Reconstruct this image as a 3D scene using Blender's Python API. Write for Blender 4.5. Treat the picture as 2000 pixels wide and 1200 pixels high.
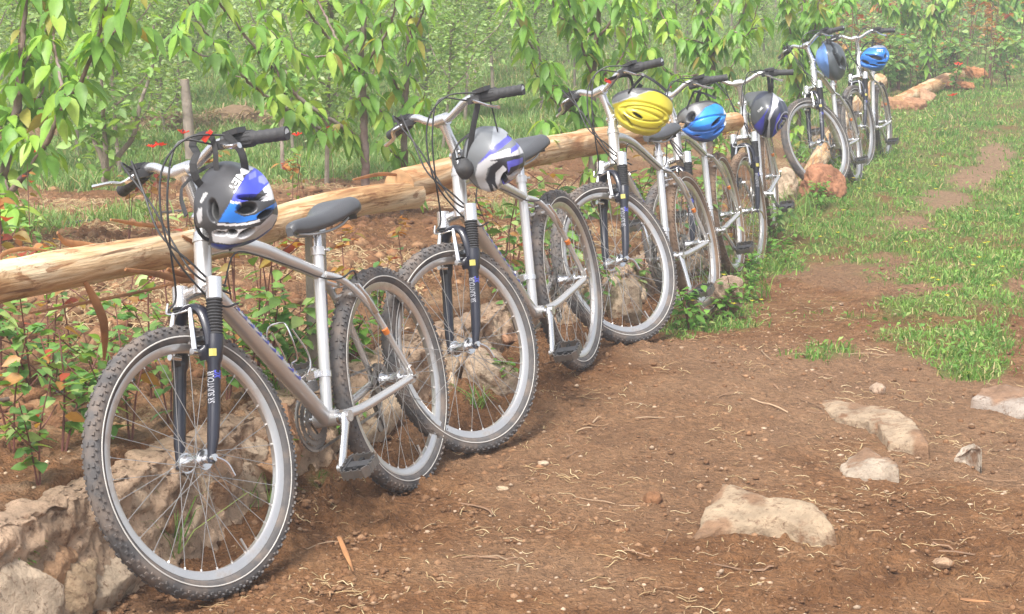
import bpy, math, random
import numpy as np
from math import sin, cos, pi, radians, sqrt, tan, atan2
from mathutils import Vector, Matrix
rng = np.random.default_rng(7); random.seed(7)
scene = bpy.context.scene
C = scene.collection
for o in list(bpy.data.objects): bpy.data.objects.remove(o)

# ---------------------------------------------------------------- camera
F, PITCH, CH = 3586.25, 0.1704, 1.4476
cd = bpy.data.cameras.new('camera'); cam = bpy.data.objects.new('camera', cd); C.objects.link(cam)
cam.location = (0, 0, CH); cam.rotation_euler = (pi/2 - PITCH, 0, 0)
cd.sensor_width = 36; cd.lens = F/2000*36; cd.clip_end = 1000; cd.clip_start = .1
scene.camera = cam
# ---------------------------------------------------------------- light
SUN_EL, SUN_AZ = radians(58), radians(205)
w = bpy.data.worlds.new('World'); scene.world = w; w.use_nodes = True
nt = w.node_tree; bg = nt.nodes['Background']; sky = nt.nodes.new('ShaderNodeTexSky')
sky.sky_type = 'NISHITA'; sky.sun_disc = False; sky.sun_elevation = SUN_EL; sky.sun_rotation = SUN_AZ
sky.dust_density = 4.0; sky.air_density = 1.0; sky.ozone_density = .6
hs = nt.nodes.new('ShaderNodeHueSaturation'); hs.inputs['Saturation'].default_value = .42     # thin high cloud
nt.links.new(sky.outputs[0], hs.inputs['Color']); nt.links.new(hs.outputs[0], bg.inputs[0]); bg.inputs[1].default_value = .15
sd = bpy.data.lights.new('sun', 'SUN'); sun = bpy.data.objects.new('sun', sd); C.objects.link(sun)
sd.energy = 2.7; sd.angle = radians(18); sd.color = (1, .96, .9)
sdir = Vector((sin(SUN_AZ)*cos(SUN_EL), cos(SUN_AZ)*cos(SUN_EL), sin(SUN_EL)))
sun.rotation_euler = sdir.to_track_quat('Z', 'Y').to_euler()
scene.view_settings.view_transform = 'Standard'; scene.view_settings.look = 'None'
scene.view_settings.exposure = 0.93; scene.view_settings.gamma = 1; scene.view_settings.use_curve_mapping = False
scene.cycles.max_bounces = 6; scene.cycles.transparent_max_bounces = 8

# ---------------------------------------------------------------- layout maths
cP, sP = cos(PITCH), sin(PITCH)
def ray(px, py):
    a, b = (px-1000)/F, (600-py)/F
    return np.array([a, cP+b*sP, -sP+b*cP])
def gnd(px, py, z=0.0):
    r = ray(px, py); t = (z-CH)/r[2]; return np.array([r[0]*t, r[1]*t, z])
def at(px, py, Y):
    r = ray(px, py); t = Y/r[1]; return np.array([r[0]*t, Y, CH+r[2]*t])
def pix(x, y, z):
    z = z-CH; d = y*cP-z*sP; v = y*sP+z*cP
    d = np.maximum(d, .2)
    return 1000+F*x/d, 600-F*v/d

def hsh(ix, iy, s):
    h = (ix.astype(np.int64)*374761393 + iy.astype(np.int64)*668265263 + s*1442695041) & 0xffffffff
    h = ((h ^ (h >> 13))*1274126177) & 0xffffffff
    return ((h ^ (h >> 16)) & 0xffff)/65535.0
def vnoise(x, y, s=0):
    ix, iy = np.floor(x), np.floor(y); fx, fy = x-ix, y-iy
    fx = fx*fx*(3-2*fx); fy = fy*fy*(3-2*fy)
    a, b, c, d = hsh(ix, iy, s), hsh(ix+1, iy, s), hsh(ix, iy+1, s), hsh(ix+1, iy+1, s)
    return (a+(b-a)*fx)*(1-fy)+(c+(d-c)*fx)*fy
def fbm(x, y, o=4, s=0):
    r, a, t = 0, 1, 0
    for k in range(o):
        r = r+a*vnoise(x*2**k+17*k, y*2**k-9*k, s+k); t += a; a *= .5
    return r/t
def sst(a, b, x):
    t = np.clip((x-a)/(b-a), 0, 1); return t*t*(3-2*t)

BIKES = {  # X, Y, heading, lean, steer, z, pitch
1: (-.289, 5.297, -112.4, 12.6, -13.2, -.012, .35), 2: (.273, 6.689, -109.1, 11.1, -21.9, .069, -2.92),
3: (.886, 8.230, -111.7, 12.9, -26.0, -.012, 3.49), 4: (1.204, 9.715, -107.3, 10.7, -16.3, -.057, -1.12),
5: (1.639, 11.425, -103.5, 6.9, -8.2, -.025, -4.88), 6: (2.587, 13.74, -111.7, 11.9, -28.6, .015, 3.33),
7: (3.167, 15.559, -111.2, 6.7, -10.5, .022, 1.64)}
CT = []
for b in BIKES.values():
    CT.append((b[0], b[1], b[5]))
    CT.append((b[0]+1.07*cos(radians(b[2])), b[1]+1.07*sin(radians(b[2])), b[5]+1.07*sin(radians(b[6]))))
# wall line
WX = np.array([-14., -4.2, -1.60, -.92, -.61, .05, .70, 1.10, 1.75, 3.0, 12.0, 60])
WY = np.array([-34., -4.0, 2.30, 4.40, 5.24, 7.0, 8.80, 10.0, 12.2, 16.4, 44., 190])
def wall_d(x, y):                       # distance to the left of the wall's foot
    xb = np.interp(y, WY, WX); sl = .37
    return (xb-x)/sqrt(1+sl*sl)
def wall_h(y): return .27*(1-.45*sst(6.2, 9.6, y))*(1-.9*sst(9.4, 11.5, y))
def terr(x, y):
    x = np.asarray(x, float); y = np.asarray(y, float)
    num = 0; den = .35
    for cx, cy, cz in CT:
        w_ = np.exp(-((x-cx)**2+(y-cy)**2)/(2*.42**2)); num = num+w_*cz; den = den+w_
    z = num/den*1.25
    d = wall_d(x, y); h = wall_h(y)
    near = sst(.05, .15, d)
    # a loose bank of earth against the wall foot
    z = z+.045*np.exp(-((d+.02)/.14)**2)*sst(4.6, 5.3, y)*(1-sst(9, 10, y))
    z = z*(1-near)+near*(h+.08*sst(.35, 1.1, d)*(1-.3*sst(9, 14, y))+.10*sst(.8, 2.5, d))
    z = z+.033*np.maximum(0, np.sqrt((y-13)**2+9)+(y-13)-3.0)*.5
    z = z+.05*(fbm(x*.8, y*.8, 2, 5)-.5)*sst(.2, 1.5, np.abs(d))
    return z
def ellip(px, py, L):
    r = np.zeros_like(px)
    for cx, cy, rx, ry, a in L:
        q = ((px-cx)/rx)**2+((py-cy)/ry)**2
        r = np.maximum(r, a*(1-sst(.45, 1.25, q)))
    return r
GR = [(1650,585,170,60,.30),(1480,600,120,40,.42),(1400,622,100,30,.75),(1500,520,80,50,.85),(1560,470,110,60,.95),(1640,420,120,60,.95),(1850,640,150,70,1),(1950,590,110,60,1),(1900,720,70,28,.8),
      (1640,690,100,16,.6),(1700,610,70,24,.3),(1900,520,150,50,1),(1760,480,150,40,.9),(1950,440,150,55,1),(1740,360,130,70,1),(1860,250,180,90,1),
      (1640,360,90,50,.9),(2000,180,160,150,1),(1820,300,110,55,1),(1500,440,60,60,.85),(2150,500,150,140,.95),(2200,300,200,120,1),(1990,330,60,40,.9),(1420,560,60,30,.6),
      (2060,620,90,40,.8),(620,930,25,18,.25),(1700,470,120,50,.85),(1300,650,40,18,.5),(1960,380,90,30,.9),(1990,500,90,70,.9),(1560,560,90,26,.45),(1480,585,60,30,.55),(2350,520,260,150,.95),(1600,500,70,26,.7)]
BR = [(1945,312,38,40,.95),(1905,348,55,20,.9),(1845,392,66,20,.9),(1770,434,60,15,.85),(1600,560,120,34,1),(1560,610,110,30,.9),(1660,650,130,22,.7),(1700,545,70,22,.6),
      (1720,508,60,12,.6),(2010,590,45,80,.75),(1925,272,30,22,.6),(1960,240,35,14,.5)]
FG = [(500,300,420,66,1.),(150,330,200,50,.95),(1000,255,190,65,.9),(240,430,70,16,.5),(90,450,60,22,.5),(1030,420,60,30,.3),(960,300,120,40,.7),(560,350,120,22,.5),(60,560,70,40,.3)]
def grass_density(x, y, z):
    px, py = pix(x, y, z); d = wall_d(x, y)
    n = fbm(x*5.5, y*4.0, 4, 3)
    g = ellip(px, py, GR); b = ellip(px, py, BR)
    path = np.clip(g*(1-b), 0, 1)
    path = np.where(py < 175, .95, path)
    path = np.clip(path*1.05+(n-.52)*2.8*sst(.02, .25, path), 0, 1)
    f = ellip(px, py, FG); f = np.maximum(f, np.where(py < 250, .75, 0))
    f = np.clip(f+(n-.55)*1.2*sst(.02, .2, f), 0, 1)
    return np.where(d < .1, path, f)

def gt(px, py, up=0.):
    """where the line of sight meets the real ground"""
    r = ray(px, py); t = np.geomspace(2.5, 85, 1500); z = CH+r[2]*t; h = terr(r[0]*t, r[1]*t)+up
    i = np.argmax(z < h) if (z < h).any() else len(t)-1
    return np.array([r[0]*t[i], r[1]*t[i], h[i]])
# ---------------------------------------------------------------- materials
def nd(t, typ, **k):
    n = t.nodes.new(typ)
    for a, v in k.items(): setattr(n, a, v)
    return n
def ramp(t, stops):
    r = t.nodes.new('ShaderNodeValToRGB'); e = r.color_ramp.elements
    while len(e) > 1: e.remove(e[-1])
    e[0].position = stops[0][0]; e[0].color = (*stops[0][1], 1)
    for p, c in stops[1:]:
        x = e.new(p); x.color = (*c, 1)
    return r
def mat(name, col, rough=.6, metal=0., var=.12, scale=8., bump=0., bscale=None, dirt=None, dirt_amt=0., coat=0., spec=.5, dscale=6.):
    m = bpy.data.materials.new(name); m.use_nodes = True; t = m.node_tree; L = t.links
    b = t.nodes['Principled BSDF']; b.inputs['Roughness'].default_value = rough; b.inputs['Metallic'].default_value = metal
    b.inputs['Specular IOR Level'].default_value = spec; b.inputs['Coat Weight'].default_value = coat
    tc = nd(t, 'ShaderNodeTexCoord'); n = nd(t, 'ShaderNodeTexNoise'); n.inputs['Scale'].default_value = scale; n.inputs['Detail'].default_value = 6
    L.new(tc.outputs['Object'], n.inputs['Vector'])
    lo = tuple(max(0, c*(1-var)) for c in col); hi = tuple(min(1, c*(1+var)) for c in col)
    r = ramp(t, [(.3, lo), (.7, hi)]); L.new(n.outputs[0], r.inputs[0]); out = r.outputs[0]
    if dirt:
        n2 = nd(t, 'ShaderNodeTexNoise'); n2.inputs['Scale'].default_value = dscale; n2.inputs['Detail'].default_value = 8; n2.inputs['Roughness'].default_value = .65
        L.new(tc.outputs['Object'], n2.inputs['Vector'])
        r2 = ramp(t, [(.62-.35*dirt_amt, (0, 0, 0)), (.78-.3*dirt_amt, (1, 1, 1))]); L.new(n2.outputs[0], r2.inputs[0])
        mul = nd(t, 'ShaderNodeMath', operation='MULTIPLY'); mul.inputs[1].default_value = min(1, .35+dirt_amt*.6); L.new(r2.outputs[0], mul.inputs[0])
        mx = nd(t, 'ShaderNodeMix', data_type='RGBA'); L.new(mul.outputs[0], mx.inputs[0]); L.new(out, mx.inputs[6]); mx.inputs[7].default_value = (*dirt, 1)
        out = mx.outputs[2]
        if metal > 0:
            mm = nd(t, 'ShaderNodeMath', operation='MULTIPLY_ADD'); mm.inputs[1].default_value = -metal*.8; mm.inputs[2].default_value = metal
            L.new(mul.outputs[0], mm.inputs[0]); L.new(mm.outputs[0], b.inputs['Metallic'])
    L.new(out, b.inputs['Base Color'])
    if bump:
        n3 = nd(t, 'ShaderNodeTexNoise'); n3.inputs['Scale'].default_value = bscale or scale*4; n3.inputs['Detail'].default_value = 6
        L.new(tc.outputs['Object'], n3.inputs['Vector'])
        bp = nd(t, 'ShaderNodeBump'); bp.inputs['Strength'].default_value = bump; bp.inputs['Distance'].default_value = .01
        L.new(n3.outputs[0], bp.inputs['Height']); L.new(bp.outputs[0], b.inputs['Normal'])
    return m
def vmat(name, rough=.6, trans=0., spec=.3, bump=0, bscale=60, coat=0., nvar=.25, nscale=30, grit=None):
    """material whose pigment comes from the mesh's own 'tint' attribute, broken up by noise"""
    m = bpy.data.materials.new(name); m.use_nodes = True; t = m.node_tree; L = t.links
    b = t.nodes['Principled BSDF']; b.inputs['Roughness'].default_value = rough; b.inputs['Specular IOR Level'].default_value = spec
    b.inputs['Coat Weight'].default_value = coat
    a = nd(t, 'ShaderNodeAttribute', attribute_name='tint')
    tc = nd(t, 'ShaderNodeTexCoord'); n = nd(t, 'ShaderNodeTexNoise'); n.inputs['Scale'].default_value = nscale; n.inputs['Detail'].default_value = 7; n.inputs['Roughness'].default_value = .65
    L.new(tc.outputs['Object'], n.inputs['Vector'])
    r = ramp(t, [(.25, (1-nvar,)*3), (.75, (1+nvar,)*3)]); L.new(n.outputs[0], r.inputs[0])
    mx = nd(t, 'ShaderNodeMix', data_type='RGBA', blend_type='MULTIPLY'); mx.inputs[0].default_value = 1
    L.new(a.outputs[0], mx.inputs[6]); L.new(r.outputs[0], mx.inputs[7]); out = mx.outputs[2]
    if grit:
        n4 = nd(t, 'ShaderNodeTexNoise'); n4.inputs['Scale'].default_value = grit[1]; n4.inputs['Detail'].default_value = 8; n4.inputs['Roughness'].default_value = .7
        L.new(tc.outputs['Object'], n4.inputs['Vector'])
        r4 = ramp(t, [(grit[2], (0, 0, 0)), (grit[2]+.08, (1, 1, 1))]); L.new(n4.outputs[0], r4.inputs[0])
        m4 = nd(t, 'ShaderNodeMix', data_type='RGBA'); L.new(r4.outputs[0], m4.inputs[0]); L.new(out, m4.inputs[6]); m4.inputs[7].default_value = (*grit[0], 1); out = m4.outputs[2]
    L.new(out, b.inputs['Base Color'])
    if bump:
        n3 = nd(t, 'ShaderNodeTexNoise'); n3.inputs['Scale'].default_value = bscale; n3.inputs['Detail'].default_value = 8; n3.inputs['Roughness'].default_value = .7
        L.new(tc.outputs['Object'], n3.inputs['Vector'])
        bp = nd(t, 'ShaderNodeBump'); bp.inputs['Strength'].default_value = bump; bp.inputs['Distance'].default_value = .02
        L.new(n3.outputs[0], bp.inputs['Height']); L.new(bp.outputs[0], b.inputs['Normal'])
    if trans:
        tr = nd(t, 'ShaderNodeBsdfTranslucent'); g = nd(t, 'ShaderNodeMix', data_type='RGBA', blend_type='MULTIPLY'); g.inputs[0].default_value = 1
        L.new(out, g.inputs[6]); g.inputs[7].default_value = (1.5, 1.45, .6, 1); L.new(g.outputs[2], tr.inputs[0])
        ms = nd(t, 'ShaderNodeMixShader'); ms.inputs[0].default_value = trans
        L.new(b.outputs[0], ms.inputs[1]); L.new(tr.outputs[0], ms.inputs[2]); L.new(ms.outputs[0], t.nodes['Material Output'].inputs[0])
    return m
SOIL = (.20, .098, .047)
DUST = (.27, .17, .10)
def pitted(m, col=(.17, .095, .055)):
    t = m.node_tree; L = t.links; b = t.nodes['Principled BSDF']; src = b.inputs['Base Color'].links[0].from_socket
    tc = nd(t, 'ShaderNodeTexCoord'); n = nd(t, 'ShaderNodeTexNoise'); n.inputs['Scale'].default_value = 42; n.inputs['Detail'].default_value = 9; n.inputs['Roughness'].default_value = .75; L.new(tc.outputs['Object'], n.inputs['Vector'])
    r = ramp(t, [(.36, (.85,)*3), (.46, (0, 0, 0))]); L.new(n.outputs[0], r.inputs[0]); mx = nd(t, 'ShaderNodeMix', data_type='RGBA'); L.new(r.outputs[0], mx.inputs[0]); L.new(src, mx.inputs[6]); mx.inputs[7].default_value = (*col, 1); L.new(mx.outputs[2], b.inputs['Base Color'])
    return m
M = dict(
 silver=mat('brushed silver paint', (.74, .74, .75), .26, .8, .04, 5, dirt=DUST, dirt_amt=.12, dscale=9),
 frame=mat('dusty silver frame paint', (.66, .65, .64), .27, .6, .05, 5, dirt=DUST, dirt_amt=.22, coat=.3, dscale=5),
 chrome=mat('polished alloy', (.72, .72, .73), .2, .95, .03, 8),
 rim=mat('dull aluminium rim', (.68, .66, .64), .30, .85, .05, 12, dirt=DUST, dirt_amt=.25, dscale=12),
 tyre=mat('dusty black rubber', (.105, .10, .10), .85, 0, .2, 30, dirt=(.23, .18, .145), dirt_amt=.5, dscale=14, spec=.25),
 tyre_d=mat('mud caked rubber', (.12, .09, .07), .9, 0, .2, 30, dirt=(.27, .18, .12), dirt_amt=.85, dscale=10, spec=.2),
 stripe=mat('reflective sidewall line', (.6, .58, .54), .5, 0, .1, 20),
 black=mat('black plastic', (.045, .045, .048), .5, 0, .15, 20, dirt=(.16, .13, .1), dirt_amt=.15),
 rubber=mat('grey black grip rubber', (.045, .045, .048), .7, 0, .15, 30, bump=.2, bscale=300, dirt=(.16, .13, .1), dirt_amt=.2),
 saddle=mat('worn black saddle vinyl', (.075, .077, .083), .38, 0, .1, 12, bump=.08, bscale=500, dirt=(.16, .14, .12), dirt_amt=.15),
 fork=mat('dark navy fork enamel', (.014, .015, .026), .3, 0, .15, 12, coat=.3, dirt=(.13, .10, .08), dirt_amt=.12),
 cable=mat('black cable housing', (.03, .03, .032), .45),
 steel=mat('spoke steel', (.42, .41, .40), .4, .6, .05),
 gear=mat('oily gear steel', (.34, .32, .30), .38, .85, .2, 20, dirt=(.12, .08, .05), dirt_amt=.4),
 white2=mat('worn white decal ink', (.42, .43, .47), .5, var=.3, scale=60), blue=mat('blue decal ink', (.07, .08, .45), .4), white=mat('white decal ink', (.75, .75, .76), .45),
 yellow=mat('yellow sticker', (.42, .37, .08), .5), red=mat('red buckle plastic', (.62, .04, .02), .4), orange=mat('orange sticker', (.7, .2, .03), .5),
 strap=mat('black nylon webbing', (.035, .035, .037), .8, bump=.3, bscale=600),
 ped=mat('dusty pedal cage', (.24, .23, .22), .42, .75, .2, 20, dirt=(.24, .16, .10), dirt_amt=.35, dscale=30),
 bark=mat('sapling bark', (.26, .21, .17), .85, 0, .35, 14, bump=.6, bscale=60),
 barkred=mat('reddish cherry bark', (.17, .11, .09), .7, 0, .3, 18, bump=.4, bscale=50, dirt=(.34, .29, .26), dirt_amt=.5),
 stem=mat('red brown shoot', (.16, .06, .045), .6, 0, .3, 20),
 grey=mat('weathered grey wood', (.27, .23, .19), .9, 0, .25, 10, bump=.6, bscale=40),
 pipe=mat('black polythene pipe', (.06, .062, .07), .5, dirt=(.25, .16, .1), dirt_amt=.3),
 leaf=vmat('cherry leaf', .42, .38, .4, nvar=.2, nscale=25), small=vmat('apple leaf', .5, .4, .4, nvar=.15), grass=vmat('grass blade', .55, .3, .25, nvar=.15),
 rock=vmat('limestone', .85, 0, .25, bump=1.0, bscale=34, nvar=.42, nscale=13, grit=((.24, .13, .07), 6, .57)),
 redrock=vmat('red earthy rock', .9, 0, .2, bump=1.0, bscale=24, nvar=.5, nscale=14),
 straw=vmat('dry straw', .7, .15, .3), helm=vmat('helmet shell', .4, 0, .5, coat=.25, nvar=.04, nscale=8), inner=mat('helmet foam', (.06, .06, .065), .8),
 petal=vmat('petal', .5, .35, .3, nvar=.1),
)
pitted(M['rock']); pitted(M['redrock'], (.13, .06, .03))
def log_mat(name, cols, sc=1.0):
    m = bpy.data.materials.new(name); m.use_nodes = True; t = m.node_tree; L = t.links; b = t.nodes['Principled BSDF']
    b.inputs['Roughness'].default_value = .6; b.inputs['Specular IOR Level'].default_value = .3
    tc = nd(t, 'ShaderNodeTexCoord'); mp = nd(t, 'ShaderNodeMapping'); mp.inputs['Scale'].default_value = (1.3*sc, 9*sc, 9*sc)
    L.new(tc.outputs['Object'], mp.inputs[0])
    n = nd(t, 'ShaderNodeTexNoise'); n.inputs['Scale'].default_value = 1.6; n.inputs['Detail'].default_value = 7; n.inputs['Roughness'].default_value = .6; n.inputs['Distortion'].default_value = .8
    L.new(mp.outputs[0], n.inputs['Vector'])
    r = ramp(t, [(.30, cols[0]), (.42, cols[1]), (.52, cols[2]), (.66, cols[3])]); L.new(n.outputs[0], r.inputs[0])
    mp2 = nd(t, 'ShaderNodeMapping'); mp2.inputs['Scale'].default_value = (3*sc, 60*sc, 60*sc); L.new(tc.outputs['Object'], mp2.inputs[0])
    n2 = nd(t, 'ShaderNodeTexNoise'); n2.inputs['Scale'].default_value = 1.2; n2.inputs['Detail'].default_value = 4; L.new(mp2.outputs[0], n2.inputs['Vector'])
    r2 = ramp(t, [(.3, (.75,)*3), (.6, (1.05,)*3)]); L.new(n2.outputs[0], r2.inputs[0])
    mx = nd(t, 'ShaderNodeMix', data_type='RGBA', blend_type='MULTIPLY'); mx.inputs[0].default_value = 1; L.new(r.outputs[0], mx.inputs[6]); L.new(r2.outputs[0], mx.inputs[7])
    mp3 = nd(t, 'ShaderNodeMapping'); mp3.inputs['Scale'].default_value = (2.2*sc, 10*sc, 10*sc); mp3.inputs['Location'].default_value = (3, 1, 2); L.new(tc.outputs['Object'], mp3.inputs[0])
    n3 = nd(t, 'ShaderNodeTexNoise'); n3.inputs['Scale'].default_value = 1.5; n3.inputs['Detail'].default_value = 9; n3.inputs['Roughness'].default_value = .7; n3.inputs['Distortion'].default_value = 1.5; L.new(mp3.outputs[0], n3.inputs['Vector'])
    r3 = ramp(t, [(.54, (0, 0, 0)), (.60, (.8,)*3)]); L.new(n3.outputs[0], r3.inputs[0]); m3 = nd(t, 'ShaderNodeMix', data_type='RGBA'); L.new(r3.outputs[0], m3.inputs[0]); L.new(mx.outputs[2], m3.inputs[6]); m3.inputs[7].default_value = (*cols[0], 1)
    r4 = ramp(t, [(.30, (.75,)*3), (.36, (0, 0, 0))]); L.new(n2.outputs[0], r4.inputs[0]); m4 = nd(t, 'ShaderNodeMix', data_type='RGBA'); L.new(r4.outputs[0], m4.inputs[0]); L.new(m3.outputs[2], m4.inputs[6]); m4.inputs[7].default_value = (.16, .08, .04, 1)
    L.new(m4.outputs[2], b.inputs['Base Color'])
    ad = nd(t, 'ShaderNodeMath', operation='ADD'); L.new(n.outputs[0], ad.inputs[0]); L.new(n2.outputs[0], ad.inputs[1])
    bp = nd(t, 'ShaderNodeBump'); bp.inputs['Strength'].default_value = .6; bp.inputs['Distance'].default_value = .012; L.new(ad.outputs[0], bp.inputs['Height']); L.new(bp.outputs[0], b.inputs['Normal'])
    return m
M['log'] = log_mat('peeled log', [(.26, .11, .04), (.50, .29, .13), (.66, .45, .25), (.80, .64, .42)])
M['logor'] = log_mat('orange barked log', [(.32, .13, .05), (.48, .24, .10), (.60, .37, .19), (.80, .62, .40)])
M['logend'] = mat('sawn log end', (.50, .30, .15), .8, var=.25, scale=40)
M['peel'] = mat('bark peel', (.36, .17, .07), .8, var=.4, scale=10, bump=.4)

# ---------------------------------------------------------------- mesh tools
def link(name, me, m, parent=None, smooth=True):
    o = bpy.data.objects.new(name, me); C.objects.link(o)
    for x in (m if isinstance(m, (list, tuple)) else [m]): me.materials.append(x)
    if smooth and len(me.polygons): me.polygons.foreach_set('use_smooth', np.ones(len(me.polygons), bool))
    if parent is not None: o.parent = parent
    return o
def tag(o, label=None, cat=None, group=None, kind=None):
    if label: o['label'] = label
    if cat: o['category'] = cat
    if group: o['group'] = group
    if kind: o['kind'] = kind
    return o
def empty(name, loc=(0, 0, 0)):
    o = bpy.data.objects.new(name, None); C.objects.link(o); o.location = loc; o.empty_display_size = .1; return o
def np_mesh(name, V, faces_list, tint=None, mats=None):
    """faces_list: list of int arrays (n,k)"""
    me = bpy.data.meshes.new(name); V = np.asarray(V, np.float32)
    me.vertices.add(len(V)); me.vertices.foreach_set('co', V.ravel())
    loops = np.concatenate([f.ravel() for f in faces_list]).astype(np.int32)
    tot = np.concatenate([np.full(len(f), f.shape[1]) for f in faces_list]).astype(np.int32)
    st = np.concatenate([[0], np.cumsum(tot)[:-1]]).astype(np.int32)
    me.loops.add(len(loops)); me.loops.foreach_set('vertex_index', loops)
    me.polygons.add(len(tot)); me.polygons.foreach_set('loop_start', st)
    try: me.polygons.foreach_set('loop_total', tot)
    except Exception: pass
    if mats is not None: me.polygons.foreach_set('material_index', np.asarray(mats, np.int32))
    me.update(calc_edges=True); me.validate()
    if tint is not None:
        a = me.color_attributes.new('tint', 'FLOAT_COLOR', 'POINT')
        c = np.ones((len(V), 4), np.float32); c[:, :3] = tint; a.data.foreach_set('color', c.ravel())
    return me
class MB:
    def __init__(s): s.v = []; s.f = []; s.m = []; s.c = []; s.col = (1, 1, 1); s.mi = 0
    def add(s, vs, fs):
        b = len(s.v); s.v += [tuple(map(float, p)) for p in vs]; s.c += [s.col]*len(vs)
        for f in fs: s.f.append([b+i for i in f]); s.m.append(s.mi)
    def box(s, c, d, R=None):
        vs = [Vector((x*d[0]/2, y*d[1]/2, z*d[2]/2)) for x in (-1, 1) for y in (-1, 1) for z in (-1, 1)]
        if R is not None: vs = [R @ v for v in vs]
        s.add([v+Vector(c) for v in vs], [(0, 1, 3, 2), (4, 6, 7, 5), (0, 4, 5, 1), (2, 3, 7, 6), (0, 2, 6, 4), (1, 5, 7, 3)])
    def tube(s, pts, r, n=10, cap=True, flat=None, rough=0., seed=0):
        P = [Vector(p) for p in pts]; k = len(P)
        R = r if isinstance(r, (list, tuple, np.ndarray)) else [r]*k
        T = []
        for i in range(k):
            t = P[min(i+1, k-1)]-P[max(i-1, 0)]
            T.append(t.normalized() if t.length > 1e-9 else Vector((0, 0, 1)))
        u = T[0].orthogonal().normalized() if flat is None else (Vector(flat)-Vector(flat).dot(T[0])*T[0]).normalized()
        vs = []; rr = random.Random(seed)
        for i in range(k):
            u = (u-u.dot(T[i])*T[i]).normalized(); v = T[i].cross(u)
            rd = R[i]; ra, rb = rd if isinstance(rd, tuple) else (rd, rd)
            for j in range(n):
                a = 2*pi*j/n; q = 1+(rr.random()-.5)*rough
                vs.append(P[i]+u*cos(a)*ra*q+v*sin(a)*rb*q)
        fs = [(i*n+j, i*n+(j+1) % n, (i+1)*n+(j+1) % n, (i+1)*n+j) for i in range(k-1) for j in range(n)]
        if cap: fs += [tuple(range(n-1, -1, -1)), tuple((k-1)*n+j for j in range(n))]
        s.add(vs, fs)
    def ring(s, c, R, prof, n=72, ax='y'):
        """revolve profile (dr, dy) closed around y axis"""
        k = len(prof); vs = []
        for i in range(n):
            a = 2*pi*i/n
            for dr, dy in prof: vs.append((c[0]+(R+dr)*cos(a), c[1]+dy, c[2]+(R+dr)*sin(a)))
        fs = [(i*k+j, i*k+(j+1) % k, ((i+1) % n)*k+(j+1) % k, ((i+1) % n)*k+j) for i in range(n) for j in range(k)]
        s.add(vs, fs)
    def disc(s, c, r, w_, n=24):
        s.tube([(c[0], c[1]-w_/2, c[2]), (c[0], c[1]+w_/2, c[2])], r, n)
    def build(s, name, m, parent=None, smooth=True, tint=False):
        me = bpy.data.meshes.new(name); me.from_pydata(s.v, [], s.f); me.polygons.foreach_set('material_index', s.m)
        if tint:
            a = me.color_attributes.new('tint', 'FLOAT_COLOR', 'POINT'); c = np.ones((len(s.v), 4), np.float32); c[:, :3] = s.c; a.data.foreach_set('color', c.ravel())
        me.update()
        o = link(name, me, m, parent, smooth)
        if smooth:
            try: me.set_sharp_from_angle(angle=radians(42))
            except Exception: pass
        return o
def curve(pts, n=24):
    """Catmull-Rom through points"""
    P = [np.array(p, float) for p in pts]; P = [2*P[0]-P[1]]+P+[2*P[-1]-P[-2]]; out = []
    seg = len(P)-3; m = max(2, n//seg)
    for i in range(seg):
        a, b, c, d = P[i:i+4]
        for t in np.linspace(0, 1, m, endpoint=False): out.append(.5*((2*b)+(-a+c)*t+(2*a-5*b+4*c-d)*t*t+(-a+3*b-3*c+d)*t**3))
    out.append(P[-2]); return out
def text_mesh(name, s, mapf, m, parent, size=1.0, bold=.02):
    cu = bpy.data.curves.new(name, 'FONT'); cu.body = s; cu.align_x = 'CENTER'; cu.align_y = 'CENTER'; cu.offset = bold; cu.resolution_u = 3
    o = bpy.data.objects.new('tmp', cu); C.objects.link(o)
    dg = bpy.context.evaluated_depsgraph_get(); dg.update(); me = bpy.data.meshes.new_from_object(o.evaluated_get(dg))
    bpy.data.objects.remove(o); me.materials.clear()
    for v in me.vertices: v.co = Vector(mapf(v.co.x*size, v.co.y*size))
    me.update(); return link(name, me, m, parent, False)
def copy_tree(o, parent=None):
    c = o.copy(); C.objects.link(c); c.parent = parent
    for ch in o.children: copy_tree(ch, c)
    return c

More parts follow.
